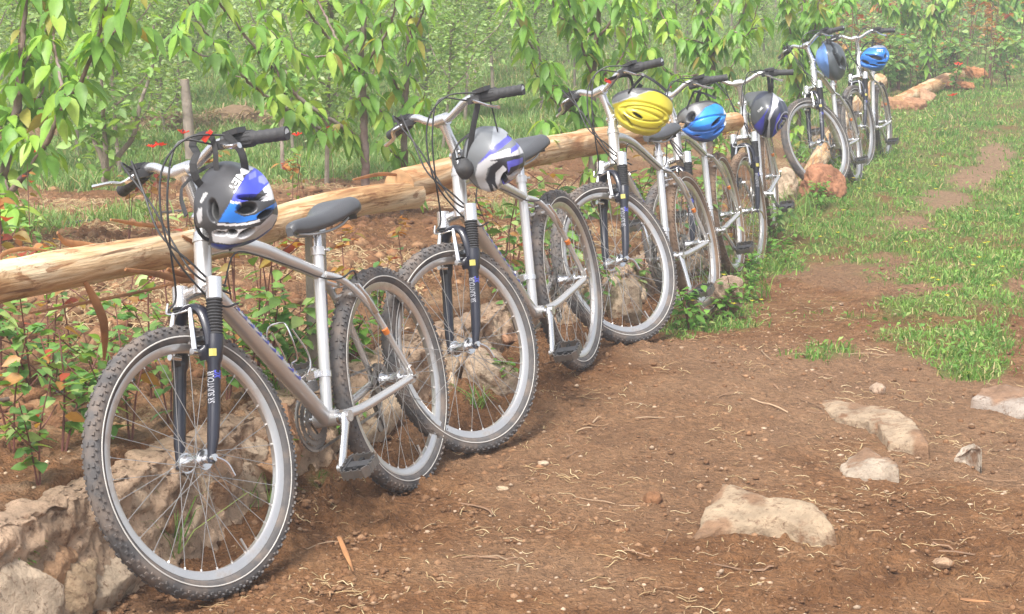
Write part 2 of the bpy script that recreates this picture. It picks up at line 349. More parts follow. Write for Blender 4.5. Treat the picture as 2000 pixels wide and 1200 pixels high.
# ---------------------------------------------------------------- ground
def build_ground():
    ys = np.concatenate([[-20, -12, -4, 0, 1.5, 2.4], 3.0*(14/3.0)**np.linspace(0, 1, 640), 14*(60/14)**np.linspace(0, 1, 160)[1:], [66, 76, 90]])
    a = np.concatenate([[-1.6, -1.2, -.8], np.linspace(-.5, .5, 640), [.8, 1.2, 1.6]])
    Y, A = np.meshgrid(ys, a, indexing='ij'); X = A*np.where(np.abs(A) > .6, np.maximum(30, np.clip(np.abs(Y), 3.0, 70)), np.clip(np.abs(Y), 3.0, 70))
    Z = terr(X, Y); d = wall_d(X, Y)
    inn = (Y > 2.5) & (Y < 30) & (np.abs(A) < .51)
    dn = grass_density(X, Y, Z)
    clod = fbm(X*9, Y*9, 4, 11)-.5
    fine = np.maximum(0, fbm(X*30, Y*30, 3, 21)-.52)
    foot = np.exp(-((d+.12)/.25)**2)*sst(4, 5, Y)
    loose = .6+1.3*foot+.9*sst(.4, .7, fbm(X*1.1+3, Y*1.1, 2, 31))
    field = sst(.2, .6, d)
    track = .5+.5*np.where(d > .1, 1.8, 1)
    Z = Z+np.where(inn, (clod*.028+fine*.05)*loose*track, 0)
    Z = Z+np.where(inn, .03*field*np.abs(fbm(X*5, Y*5, 3, 41)-.5)*2, 0)
    # the flat-bedded stones sit in slight mounds
    V = np.stack([X, Y, Z], -1).reshape(-1, 3); ny, nx = X.shape
    i = np.arange(ny*nx).reshape(ny, nx)
    Fq = np.stack([i[:-1, :-1], i[:-1, 1:], i[1:, 1:], i[1:, :-1]], -1).reshape(-1, 4)
    px, py = pix(X, Y, Z)
    dry = np.maximum(ellip(px, py, [(1945,310,50,50,1),(1890,350,70,28,1),(1830,395,80,28,1),(1760,440,80,22,.8),(1250,900,330,160,.35),(1500,740,200,80,.4)]), .5*sst(.5, .62, fbm(X*.9, Y*.9, 3, 51))*np.where(d < 0, 1, .6))
    dry = np.maximum(dry, .8*sst(.12, .2, d)*(1-sst(.25, .6, d))*sst(.45, .6, fbm(X*7, Y*7, 3, 61)))
    straw = np.where(d > .3, sst(.45, .62, fbm(X*1.6+9, Y*1.6, 3, 71)), 0)
    tint = np.stack([dn, dry, straw], -1).reshape(-1, 3)
    me = np_mesh('ground', V, [Fq], tint)
    m = bpy.data.materials.new('red brown soil'); m.use_nodes = True; t = m.node_tree; L = t.links; b = t.nodes['Principled BSDF']
    b.inputs['Roughness'].default_value = .95; b.inputs['Specular IOR Level'].default_value = .15
    at_ = nd(t, 'ShaderNodeAttribute', attribute_name='tint'); sp = nd(t, 'ShaderNodeSeparateColor'); L.new(at_.outputs[0], sp.inputs[0])
    tc = nd(t, 'ShaderNodeTexCoord')
    def noise(sc, det=6, ro=.6):
        n = nd(t, 'ShaderNodeTexNoise'); n.inputs['Scale'].default_value = sc; n.inputs['Detail'].default_value = det; n.inputs['Roughness'].default_value = ro
        L.new(tc.outputs['Object'], n.inputs['Vector']); return n
    def mix(f, a_, b_):
        x = nd(t, 'ShaderNodeMix', data_type='RGBA'); L.new(f, x.inputs[0])
        for i_, v in ((6, a_), (7, b_)):
            if isinstance(v, tuple): x.inputs[i_].default_value = (*v, 1)
            else: L.new(v, x.inputs[i_])
        return x.outputs[2]
    n1 = noise(3.0, 10, .72); r1 = ramp(t, [(.32, (.135, .062, .027)), (.5, (.215, .106, .048)), (.68, (.295, .164, .083))]); L.new(n1.outputs[0], r1.inputs[0])
    n2 = noise(38, 6, .7); r2 = ramp(t, [(.3, (.55,)*3), (.7, (1.35,)*3)]); L.new(n2.outputs[0], r2.inputs[0])
    mu = nd(t, 'ShaderNodeMix', data_type='RGBA', blend_type='MULTIPLY'); mu.inputs[0].default_value = 1; L.new(mix(sp.outputs[1], r1.outputs[0], (.30, .19, .115)), mu.inputs[6]); L.new(r2.outputs[0], mu.inputs[7])
    c = mu.outputs[2]
    n3 = noise(90, 3, .5); r3 = ramp(t, [(.66, (0, 0, 0)), (.72, (.8,)*3)]); L.new(n3.outputs[0], r3.inputs[0]); c = mix(r3.outputs[0], c, (.46, .32, .2))
    n4 = noise(55, 5, .7); r4 = ramp(t, [(.45, (0, 0, 0)), (.6, (1, 1, 1))]); L.new(n4.outputs[0], r4.inputs[0])
    ml = nd(t, 'ShaderNodeMath', operation='MULTIPLY'); L.new(sp.outputs[2], ml.inputs[0]); L.new(r4.outputs[0], ml.inputs[1]); c = mix(ml.outputs[0], c, (.46, .34, .19))
    n5 = noise(20, 5, .7); ml2 = nd(t, 'ShaderNodeMath', operation='MULTIPLY'); L.new(sp.outputs[0], ml2.inputs[0]); L.new(n5.outputs[0], ml2.inputs[1]); mm_ = nd(t, 'ShaderNodeMath', operation='MULTIPLY'); mm_.use_clamp = True; mm_.inputs[1].default_value = 1.7; L.new(ml2.outputs[0], mm_.inputs[0]); c = mix(mm_.outputs[0], c, (.13, .17, .045))
    L.new(c, b.inputs['Base Color'])
    ad = nd(t, 'ShaderNodeMath', operation='ADD'); L.new(n2.outputs[0], ad.inputs[0]); L.new(n3.outputs[0], ad.inputs[1])
    bp = nd(t, 'ShaderNodeBump'); bp.inputs['Strength'].default_value = 1.0; bp.inputs['Distance'].default_value = .022; L.new(ad.outputs[0], bp.inputs['Height']); L.new(bp.outputs[0], b.inputs['Normal'])
    o = link('ground', me, m); tag(o, 'red brown soil path and orchard field', kind='structure')
build_ground()

# ---------------------------------------------------------------- bicycles
RW, WB = .335, 1.0698
HA = radians(70.5); U = Vector((-cos(HA), 0, sin(HA))); N = Vector((sin(HA), 0, cos(HA)))
FA = Vector((WB, 0, RW)); A0 = FA-.04*N; BB = Vector((.4195, 0, .3019)); SC = Vector((.2773, 0, .7548))
SD = (SC-BB).normalized()
def A(a, f=0, y=0): return A0+U*a+N*f+Vector((0, y, 0))
def make_wheel(name, c, rear, root, tyre_mat):
    ys = .0 
    h = MB(); fl = .032
    h.tube([(c[0], -.036, c[2]), (c[0], -.026, c[2]), (c[0], -.02, c[2]), (c[0], 0, c[2]), (c[0], .02, c[2]), (c[0], .026, c[2]), (c[0], .036, c[2])], [.021, .021, .0165, .0155, .0165, .021, .021], 20); h.disc((c[0], fl, c[2]), .026, .003, 24); h.disc((c[0], -fl, c[2]), .026, .003, 24)
    h.disc(c, .008, .13 if rear else .105, 12); h.disc((c[0], .046, c[2]), .011, .012, 14); h.disc((c[0], -.046, c[2]), .011, .012, 14)
    hub = h.build(name, M['chrome'], root)
    t = MB(); prof = [(.024*cos(a)*1.0, .0245*sin(a)*(1+.08*cos(2*a))) for a in np.linspace(0, 2*pi, 18, endpoint=False)]
    t.ring(c, .311, prof, 96)
    for k in range(84):
        a = 2*pi*k/84
        for (rr, yy, tw, s) in ((.3345, .007 if k % 2 else -.007, 0, (.010, .007, .005)), (.3280, .0172, .7, (.008, .007, .008)), (.3280, -.0172, -.7, (.008, .007, .008)), (.3215, .0215, 1.1, (.006, .006, .007)), (.3215, -.0215, -1.1, (.006, .006, .007))):
            aa = a+(.5*2*pi/84 if abs(yy) > .02 else 0)
            R_ = Matrix.Rotation(-aa, 3, 'Y') @ Matrix.Rotation(tw, 3, 'Z')
            # local x radial, y axial, z tangential
            R2 = Matrix(((cos(aa), 0, -sin(aa)), (0, 1, 0), (sin(aa), 0, cos(aa)))) @ Matrix.Rotation(tw, 3, 'Z')
            t.box((c[0]+rr*cos(aa), yy, c[2]+rr*sin(aa)), (s[2], s[1], s[0]), R2)
    ty = t.build('tyre', tyre_mat, hub)
    s_ = MB()
    for y in (.0236, -.0236): s_.ring((c[0], y, c[2]), .3055, [(.0019*cos(a), .0010*sin(a)) for a in np.linspace(0, 2*pi, 5, endpoint=False)], 96)
    s_.build('sidewall_stripe', M['stripe'], hub)
    r = MB(); r.ring(c, .280, [(-.0125, -.006), (-.0125, .006), (-.006, .0115), (.0095, .0125), (.0095, .0105), (.004, .008), (.004, -.008), (.0095, -.0105), (.0095, -.0125), (-.006, -.0115)], 96)
    for k in range(32):
        a = 2*pi*(k+.5)/32; r.tube([(c[0]+.262*cos(a), 0, c[2]+.262*sin(a)), (c[0]+.270*cos(a), 0, c[2]+.270*sin(a))], .003, 5)
    r.tube([(c[0]+.232*cos(-1.9), 0, c[2]+.232*sin(-1.9)), (c[0]+.27*cos(-1.9), 0, c[2]+.27*sin(-1.9))], .0035, 6)
    rm = r.build('rim', M['rim'], hub)
    p = MB()
    for k in range(32):
        a = 2*pi*(k+.5)/32; sg = 1 if k % 2 else -1; da = (1.25 if (k//2) % 2 else -1.25); 
        p.tube([(c[0]+.022*cos(a+da), sg*fl, c[2]+.022*sin(a+da)), (c[0]+.266*cos(a), 0, c[2]+.266*sin(a))], .00095, 4, False)
    p.build('spokes', M['steel'], hub)
    return hub
def make_bike(dusty, steered_cage=False, cage=False):
    root = empty('bicycle')
    # --- frame
    f = MB(); r_ = .0175
    f.tube([A(.428), A(.570)], .0225, 20); f.tube([A(.428), A(.436)], .0255, 20); f.tube([A(.560), A(.572)], .0255, 20)
    ht = A(.545)
    f.tube(curve([ht, (.74, 0, .832), (.60, 0, .806), (.45, 0, .752), (.286, 0, .690)], 24), [(.024-.006*t, .019-.003*t) for t in np.linspace(0, 1, len(curve([ht, (.74, 0, .832), (.60, 0, .806), (.45, 0, .752), (.286, 0, .690)], 24)))], 14, flat=(0, 0, 1))
    dt0, dt1 = A(.455), BB+Vector((.004, 0, .0))
    f.tube([dt0, dt0.lerp(dt1, .3), dt0.lerp(dt1, .7), dt1], [.0235, .0245, .024, .021], 18)
    f.tube([BB, SC], .0165, 18); f.tube([BB-Vector((0, .036, 0)), BB+Vector((0, .036, 0))], .0225, 20)
    f.tube([SC-SD*.012, SC+SD*.012], .0205, 18); f.tube([SC+Vector((-.018, -.012, 0)), SC+Vector((-.018, .026, 0))], .005, 8)
    for s in (1, -1):
        ss = curve([(.284, s*.010, .688), (.215, s*.030, .655), (.12, s*.046, .560), (.04, s*.058, .42), (.004, s*.064, .352)], 20)
        f.tube(ss, [.0115-.003*t for t in np.linspace(0, 1, len(ss))], 10)
        cs = curve([BB+Vector((-.01, s*.022, 0)), (.30, s*.040, .300), (.16, s*.050, .312), (.012, s*.066, .330)], 16)
        f.tube(cs, [.0155-.004*t for t in np.linspace(0, 1, len(cs))], 10)
        f.box((.002, s*.066, .336), (.035, .005, .045))
    f.tube([(.170, -.040, .612), (.170, .040, .612)], .008, 8); f.tube([(.235, -.02, .665), (.20, 0, .645), (.235, .02, .665)], .006, 8)
    f.tube([(.355, -.036, .303), (.355, .036, .303)], .008, 8)
    fr = f.build('frame', M['frame'], root)
    # --- decals on the frame
    D = (dt1-dt0).normalized(); Dn = D.cross(Vector((0, 1, 0))).normalized()
    if Dn.z < 0: Dn = -Dn
    def on_tube(P0, P1, rad, t0, ang0, ydir=1):
        ax = (P1-P0).normalized(); nn = Vector((0, 1, 0)).cross(ax).normalized()
        if nn.z < 0: nn = -nn
        yy = Vector((0, ydir, 0)); L_ = (P1-P0).length
        def fn(x, y):
            an = ang0+y/rad; return P0+ax*(t0*L_+x)+(nn*sin(an)+yy*cos(an))*(rad+.0009)
        return fn
    b = MB(); mf = on_tube(dt0, dt1, .0244, .43, radians(22))
    for k in range(9):     # slanted blue frame lettering, worn
        x0 = -.165+k*.037+(.02 if k > 6 else 0)
        for (xa, xb, ya, yb) in ((0, .008, -.011, .011), (.008, .027, .004, .010), (.018, .027, -.010, .004), (.008, .02, -.0105, -.006)):
            if k % 3 == 2 and ya > 0: continue
            q = [mf(x0+xx+.35*y, y) for xx, y in ((xa, ya), (xb, ya), (xb, yb), (xa, yb))]
            b.add(q, [(0, 1, 2, 3)])
    b.build('lettering', M['blue'], fr, False)
    b = MB(); mf = on_tube(BB, SC, .0169, .62, radians(-30))
    for k in range(6):
        for (xa, xb, ya, yb) in ((0, .016, -.003, .001), (.003, .006, .001, .006), (.012, .016, -.001, .006)):
            b.add([mf(-.07+k*.024+xx, y) for xx, y in ((xa, ya), (xb, ya), (xb, yb), (xa, yb))], [(0, 1, 2, 3)])
    b.build('lettering', M['blue'], fr, False)
    b = MB(); b.tube([(.085, .0545, .493), (.076, .0555, .478)], .0098, 10); b.build('frame_sticker', M['orange'], fr)
    # --- seat
    s = MB(); sec = [(.408, .010, .838), (.400, .020, .850), (.36, .024, .856), (.32, .028, .857), (.27, .037, .857), (.22, .054, .864), (.18, .072, .878), (.145, .082, .890), (.108, .080, .893), (.084, .064, .888), (.076, .038, .878)]
    vs = []; K = 15
    for x, hw, z in sec:
        dp = (.048 if x > .2 else .056) if x < .39 else .024
        for j in range(K):
            a = pi*j/(K-1); c_ = cos(a); e_ = abs(c_)**.65*(1 if c_ > 0 else -1)
            vs.append((x, hw*e_*(1-.0*abs(c_)), z-dp*(1-sin(a)**.55)-(.004 if abs(c_) < .25 and x < .2 else 0)))
    fs = [(i*K+j, i*K+j+1, (i+1)*K+j+1, (i+1)*K+j) for i in range(len(sec)-1) for j in range(K-1)]
    fs += [(i*K, (i+1)*K, (i+1)*K+K-1, i*K+K-1) for i in range(len(sec)-1)]+[tuple(range(K)), tuple((len(sec)-1)*K+j for j in range(K-1, -1, -1))]
    s.add(vs, fs); sa = s.build('saddle', M['saddle'], root)
    md = sa.modifiers.new('sub', 'SUBSURF'); md.levels = md.render_levels = 1
    p = MB()
    for y in (.022, -.022): p.tube(curve([(.375, y*.3, .815), (.32, y, .806), (.22, y, .806), (.16, y*1.3, .815), (.12, y*1.5, .83)], 12), .0035, 6)
    p.build('saddle_rails', M['steel'], sa)
    p = MB(); top = SC+SD*.072; p.tube([SC-SD*.02, SC+SD*.02, SC+SD*.042, top], [.0138, .0138, .0135, .010], 14); p.box(top+Vector((0, 0, -.004)), (.035, .034, .022)); p.box(top+Vector((0, 0, .002)), (.045, .05, .008))
    p.build('seatpost', M['silver'], root)
    # --- wheels and drivetrain
    front = []
    fw = make_wheel('front_wheel', FA, False, root, M['tyre_d'] if dusty in (2,) else M['tyre']); front.append(fw)
    rw = make_wheel('rear_wheel', Vector((0, 0, RW)), True, root, M['tyre_d'] if dusty else M['tyre'])
    q = MB(); q.tube([FA+Vector((0, .058, 0)), FA+Vector((0, .072, 0))], .009, 10)
    q.tube(curve([FA+Vector((0, .066, 0)), FA+Vector((-.022, .078, -.022)), FA+Vector((-.034, .080, -.058))], 8), [(.006, .004)]*len(curve([(0,0,0),(1,0,0),(2,0,0)], 8)), 8)
    q.build('quick_release_lever', M['chrome'], fw)
    q = MB(); q.tube([(0, .070, RW), (0, .084, RW)], .009, 10); q.tube([(0, .079, RW), (.035, .086, RW+.035)], [(.006, .004)]*2, 8); q.build('quick_release_lever', M['chrome'], rw)
    g = MB()
    for k, rr in enumerate((.052, .045, .039, .033, .027, .022)): g.ring((0, -.036-.0045*k, RW), rr-.008, [(.008, .001), (.008, -.001), (-.008, -.001), (-.008, .001)], 30)
    for k in range(26):
        a = 2*pi*k/26; g.box((.052*cos(a), -.036, RW+.052*sin(a)), (.004, .002, .004))
    g.build('cassette', M['gear'], rw)
    o_ = MB()
    def loc(v): return Vector(v)-BB
    o_.tube([(0, -.062, 0), (0, .062, 0)], .011, 14); o_.tube([(0, .036, 0), (0, .046, 0)], .02, 16)
    crank = o_.build('crankset', M['chrome'], root); crank.location = BB
    g = MB()
    for rr, y in ((.083, -.052), (.068, -.045), (.052, -.038)):
        g.ring((0, y, 0), rr-.007, [(.007, .0012), (.007, -.0012), (-.007, -.0012), (-.007, .0012)], 44)
        nt_ = int(rr*520)
        for k in range(nt_):
            a = 2*pi*k/nt_; g.box((rr*cos(a), y, rr*sin(a)), (.006, .002, .006), Matrix.Rotation(-a, 3, 'Y'))
    for k in range(5):
        a = 2*pi*k/5; g.tube([(0, -.056, 0), (.072*cos(a), -.052, .072*sin(a))], [(.009, .004), (.006, .003)], 8)
    g.build('chainrings', M['gear'], crank)
    for sgn, y in ((1, .066), (-1, -.070)):
        a_ = MB(); a_.tube([(0, y-.008*sgn, 0), (.06*sgn, y, 0), (.165*sgn, y+.010*sgn, 0)], [(.012, .019), (.009, .014), (.010, .014)], 12, flat=(0, 1, 0)); a_.tube([(0, y-.01*sgn, 0), (0, y+.008*sgn, 0)], .016, 16); a_.tube([(.165*sgn, y, 0), (.165*sgn, y+.018*sgn, 0)], .012, 12)
        arm = a_.build('crank_arm', M['silver'], crank)
        p = MB(); p.tube([(0, 0, 0), (0, .095*sgn, 0)], [.009, .007], 10); yc = .052*sgn
        p.box((0, yc, 0), (.030, .07, .016))
        for zz in (1, -1):
            for xx in (1, -1): p.box((xx*.022, yc, 0), (.016, .012, .018))
            p.box((0, yc+zz*.034, 0), (.07, .006, .020))
        pd_ = p.build('pedal', M['black'], crank, False)
        c_ = MB(); lo_ = [(.046, .020), (.046, .082), (.030, .096), (-.030, .096), (-.046, .082), (-.046, .020), (-.030, .010), (.030, .010)]
        for i in range(8):
            x0, y0 = lo_[i]; x1, y1 = lo_[(i+1) % 8]; v0, v1 = Vector((x0, y0*sgn, 0)), Vector((x1, y1*sgn, 0))
            dd = v1-v0; c_.box((v0+v1)/2, (dd.length+.002, .003, .022), Matrix.Rotation(atan2(dd.y, dd.x), 3, 'Z'))
            for e in range(3):
                pt = v0.lerp(v1, (e+.5)/3); c_.box(pt, (.006, .0045, .030), Matrix.Rotation(atan2(dd.y, dd.x), 3, 'Z'))
        c_.build('pedal_cage', M['ped'], pd_, False)
        pd_['arm'] = sgn
    ch = MB()
    for z0, z1, x0 in ((BB.z+.083, RW+.045, 0), (BB.z-.083, RW-.085, .02)):
        n_ = 44
        for k in range(n_):
            t = (k+.5)/n_; y = -.046*(1-t)-.048*t; z = z0*(1-t)+z1*t; x = BB.x*(1-t)+x0*t
            ch.box((x, y, z), (.0085, .0055 if k % 2 else .0035, .007), Matrix.Rotation(atan2(z1-z0, BB.x-x0)*1, 3, 'Y'))
    for xx, rr, sg_ in ((BB.x, .083, 1), (0, .05, -1)):
        for k in range(12):
            a = -pi/2+pi*k/11; ch.box((xx+sg_*rr*cos(a), -.048, (BB.z if sg_ > 0 else RW)+rr*sin(a)), (.006, .004, .024), Matrix.Rotation(-a*sg_, 3, 'Y'))
    ch.build('chain', M['gear'], root, False)
    d_ = MB(); d_.box((.0, -.066, .285), (.028, .018, .05)); d_.box((.018, -.060, .235), (.014, .010, .085), Matrix.Rotation(.25, 3, 'Y')); d_.box((.018, -.050, .235), (.014, .002, .085), Matrix.Rotation(.25, 3, 'Y'))
    d_.disc((.008, -.055, .272), .018, .004, 16); d_.disc((.030, -.055, .205), .018, .004, 16)
    d_.build('rear_derailleur', M['gear'], root, False)
    d_ = MB(); P = BB+SD*.125; d_.tube([P-SD*.008, P+SD*.008], .019, 16); d_.box(P+Vector((.01, -.03, .0)), (.05, .022, .014)); d_.box(P+Vector((.02, -.040, -.028)), (.075, .002, .03)); d_.box(P+Vector((.02, -.054, -.028)), (.075, .002, .03)); d_.box(P+Vector((.028, -.018, .008)), (.03, .02, .02))
    d_.build('front_derailleur', M['silver'], root, False)
    # --- fork
    k_ = MB(); cc = .018
    for y in (.062, -.062):
        k_.tube([A(.398, cc+.004, y), A(.452, cc+.004, y)], [.0205, .0205], 18)
    k_.tube([A(.425, .0, 0), A(.448, .0, 0)], .027, 18)
    k_.tube(curve([A(.425, cc, .062), A(.432, .010, .035), A(.436, .004, 0), A(.432, .010, -.035), A(.425, cc, -.062)], 16), [(.017, .014)]*16 if False else .0165, 12)
    crown = k_.build('fork_crown', M['silver'], root); front.append(crown)
    g = MB()
    for y in (.062, -.062):
        P = []; R_ = []
        for i in range(26):
            P.append(A(.398-.098*i/25, cc+.005, y)); R_.append(.0215 if i % 2 else .0175)
        g.tube(P, R_, 16)
    g.build('rubber_boot', M['rubber'], crown)
    g = MB()
    for y in (.062, -.062):
        g.tube([A(.305, cc+.006, y), A(.285, cc+.007, y), A(.245, cc+.010, y), A(.235, cc+.010, y), A(.12, cc+.014, y), A(.05, cc+.017, y*.97), A(.015, cc+.020, y*.93), A(-.012, .040, y*.93)], [.0225, .0225, .021, .0165, .0160, .0150, .011, .009], 18)
        g.box(A(.262, cc+.028, y*.80), (.016, .030, .036))
    ar = curve([A(.275, cc+.012, .058), A(.325, cc+.018, .054), A(.368, cc+.022, .036), A(.382, cc+.024, 0), A(.368, cc+.022, -.036), A(.325, cc+.018, -.054), A(.275, cc+.012, -.058)], 30)
    g.tube(ar, [(.019, .013)]*len(ar), 12, flat=tuple(N))
    legs = g.build('fork_legs', M['fork'], crown)
    def on_leg(a0, an0, rad=.0165):
        def fn(x, y):   # x runs up the leg
            an = an0-y*1.15/rad; x = x*.62; return A(a0+x, cc+.011+(.003 if a0 < .2 else 0), .062)+N*cos(an)*(rad+.0008)+Vector((0, 1, 0))*sin(an)*(rad+.0008)
        return fn
    text_mesh('lettering', 'SR SUNTOUR', on_leg(.172, radians(28)), M['white2'], crown, .0215, .0)
    text_mesh('lettering', 'XC', on_leg(.205, radians(85)), M['blue'], crown, .022, .04)
    y_ = MB(); mf = on_leg(.258, radians(42), .0222); y_.add([mf(x, y) for x, y in ((-.015, -.008), (.015, -.008), (.015, .0), (-.015, .0))]+[mf(x, y) for x, y in ((-.015, .008), (.015, .008))], [(0, 1, 2, 3), (3, 2, 5, 4)]); y_.build('warning_sticker', M['yellow'], crown, False)
    v_ = MB()
    for s in (1, -1):
        v_.tube([A(.262, cc+.052, s*.040), A(.335, cc+.058, s*.036), A(.372, cc+.056, s*.030)], [(.0055, .008), (.0055, .007), (.005, .005)], 8); v_.tube([A(.262, cc+.03, s*.040), A(.262, cc+.062, s*.040)], .009, 10)
        v_.box(A(.298, cc+.030, s*.022), (.05, .012, .012))
    v_.tube([A(.368, cc+.058, .03), A(.368, cc+.058, -.03)], .0025, 6); v_.tube(curve([A(.368, cc+.058, -.030), A(.375, cc+.060, -.05), A(.40, cc+.055, -.052)], 8), .003, 6)
    front.append(v_.build('front_brake', M['chrome'], root))
    v_ = MB()
    for s in (1, -1):
        v_.tube([(.118, s*.058, .545), (.145, s*.052, .60), (.163, s*.040, .640)], [(.006, .008), (.005, .007), (.005, .005)], 8)
    v_.tube([(.16, -.04, .64), (.16, .04, .64)], .0025, 6)
    v_.build('rear_brake', M['chrome'], root)
    # --- stem, bars
    s_ = MB(); BC = A(.7394, .0567)
    s_.tube([A(.570), A(.612)], .0195, 18); s_.tube([A(.572), A(.585)], .0235, 18); s_.tube([A(.612, -.002), A(.618, -.001)], .022, 18)
    s_.tube([A(.60, -.006), A(.640, .002), A(.690, .030), BC], [(.020, .019), (.020, .018), (.016, .015), (.017, .019)], 14, flat=tuple(N)); s_.tube([A(.632, 0, -.024), A(.632, 0, .024)], .013, 14)
    s_.tube([BC+Vector((0, -.024, 0)), BC+Vector((0, .024, 0))], .0205, 16)
    front.append(s_.build('stem', M['silver'], root))
    E = lambda sg: [BC, BC+Vector((0, .035*sg, 0)), BC+Vector((-.004, .075*sg, .016)), BC+Vector((-.012, .115*sg, .034)), BC+Vector((-.024, .16*sg, .033)), BC+Vector((-.0675, .3076*sg, .0105))]
    bl = curve([p for p in E(-1)[::-1]][:-1]+E(1), 60)
    b = MB(); b.tube(bl, .0125, 14); hb = b.build('handlebar', M['silver'], root); front.append(hb)
    for sg in (1, -1):
        e = E(sg); d = (e[5]-e[4]).normalized()
        g = MB(); P0 = e[4]+d*.012
        L_ = (e[5]-P0).length
        pts = [P0+d*t*L_ for t in np.linspace(0, 1, 30)]
        rr = []
        for i in range(30):
            if i < 11: rr.append(.0205+.0008*(i % 2))
            elif i == 11: rr.append(.0185)
            else: rr.append(.0162+.0012*((i//2) % 2)+(.0015 if i > 27 else 0))
        g.tube(pts, rr, 18)
        for a in np.linspace(0, 2*pi, 14, endpoint=False):
            uu = d.orthogonal().normalized(); vv = d.cross(uu); o0 = (uu*cos(a)+vv*sin(a))*.0205
            g.tube([P0+d*.005+o0, P0+d*.05+o0], .0017, 4)
        front.append(g.build('grip', M['rubber'], root))
        lv = MB(); Q = e[4]-d*.01
        lv.tube([Q-d*.012, Q+d*.012], .0175, 14); lv.box(Q+Vector((.020, .012*sg, -.006)), (.034, .042, .022), Matrix.Rotation(.25*sg, 3, 'Z')); lv.box(Q+Vector((.004, .035*sg, .016)), (.034, .05, .014))
        br = lv.build('shifter_body', M['black'], root); front.append(br)
        lv = MB(); tip = e[5]+(Vector((.085, -.045*sg, -.030)) if not cage else Vector((.095, (-.075 if sg > 0 else .0), (.0 if sg > 0 else .022))))
        lc = curve([Q+Vector((.034, .012*sg, -.008)), Q+Vector((.052, .045*sg, -.018)), Q.lerp(tip, .62)+Vector((.010, 0, -.006)), tip], 12)
        lv.tube(lc, [(.0075, .0050)]*(len(lc)-1)+[(.008, .006)], 8); front.append(lv.build('brake_lever', M['chrome'], root))
        # cables
        for kk in range(2):
            cb = MB()
            if kk == 0: st_ = Q+Vector((.040, -.004*sg, -.002))
            else: st_ = Q+Vector((.022, .03*sg, .012))
            if sg == 1:
                P = [st_, st_+Vector((.060+.02*kk, -.06, .028-.012*kk)), A(.66+.03*kk, .165+.02*kk, .06), A(.53, .135+.02*kk, .030+.01*kk), (A(.42+.02*kk, .060, -.035) if kk == 0 else A(.43, .05, .035)), (A(.385, .07, -.05) if kk == 0 else A(.395, -.035, .030)), (A(.372, .075, -.035) if kk == 0 else dt0.lerp(dt1, .16)+Vector((0, .026, 0)))]
            else:
                P = [st_, st_+Vector((.055+.02*kk, .05, .022-.012*kk)), A(.67-.02*kk, .150-.02*kk, -.045), A(.56, .130-.03*kk, -.010), A(.49-.02*kk, .075, .035), A(.45-.01*kk, .012, .040), (A(.45, -.05, .028) if kk == 0 else dt0.lerp(dt1, .12)+Vector((0, .027, .01)))]
            cb.tube(curve(P, 40), .0028, 7); front.append(cb.build('cable', M['cable'], root))
    cb = MB(); cb.tube(curve([A(.45, -.05, .028), (.74, .02, .805), (.62, .022, .782), (.45, .02, .728), (.33, .024, .684), (.24, .034, .668), (.18, .045, .68), (.16, .04, .65)], 40), .0024, 6); cb.build('cable', M['cable'], root)
    cb = MB(); lo = dt0.lerp(dt1, .16)+Vector((0, .026, 0)); cb.tube([lo, dt0.lerp(dt1, .18)+Vector((0, .025, .004))], .0045, 6); cb.tube([lo, dt0.lerp(dt1, .95)+Vector((0, .012, -.02))], .001, 5); cb.build('cable_stop', M['silver'], root)
    if cage:
        w_ = MB(); D0 = dt0.lerp(dt1, .60); ax = D; up = Dn if Dn.x < 0 else Dn
        upv = Vector((-D.z, 0, D.x)); upv = upv if upv.z > 0 else -upv
        def W(a, h_, y): return D0+D*a+upv*(.024+h_)+Vector((0, y, 0))
        for s in (1, -1):
            w_.tube(curve([W(.09, .0, s*.008), W(.03, .004, s*.012), W(.02, .015, s*.034), W(-.03, .045, s*.038), W(-.055, .075, s*.026), W(-.05, .088, 0)], 24), .0026, 8)
            w_.tube(curve([W(.09, .0, s*.008), W(.085, .02, s*.034), W(.055, .055, s*.037), W(-.03, .075, s*.032)], 16), .0026, 8)
        w_.build('bottle_cage', M['chrome'], root)
    for o in front: o['steers'] = 1
    return root
def mount(root, k, phi):
    X, Y, psi, lean, steer, zo, pt = BIKES[k]
    Mx = Matrix.Translation((X, Y, zo)) @ Matrix.Rotation(radians(psi), 4, 'Z') @ Matrix.Rotation(-radians(pt), 4, 'Y') @ Matrix.Rotation(radians(lean), 4, 'X')
    root.matrix_world = Mx
    S = Matrix.Translation(A0) @ Matrix.Rotation(radians(steer), 4, U) @ Matrix.Translation(-A0)
    for ch in root.children:
        if ch.get('steers'): ch.matrix_local = S
        if ch.name.startswith('crankset'):
            ch.rotation_euler = (0, radians(phi), 0)
            for p in ch.children:
                if 'arm' in p.keys():
                    s = p['arm']; p.location = (.165*s, (.078 if s > 0 else -.082), 0); p.rotation_euler = (0, radians(-phi+18), 0)
    return Mx, S
BL = {1: 'silver mountain bike nearest the camera with a wire bottle cage on its down tube',
 2: 'silver mountain bike with a grey helmet with violet swirls hanging from its bars',
 3: 'silver mountain bike with the yellow helmet hanging from its handlebar',
 4: 'silver mountain bike directly behind the yellow helmeted one',
 5: 'dusty silver mountain bike with muddy front wheel nearly edge on and a navy helmet',
 6: 'silver mountain bike behind the big red rock with half blue half charcoal helmet',
 7: 'rearmost silver mountain bike of the row with small bright blue helmet'}
PHI = {1: 48, 2: 52, 3: 88, 4: 135, 5: 140, 6: 128, 7: 130}
protoA = make_bike(0, cage=True); BK = {}; BM = {}
protoB = make_bike(0); protoC = make_bike(1)
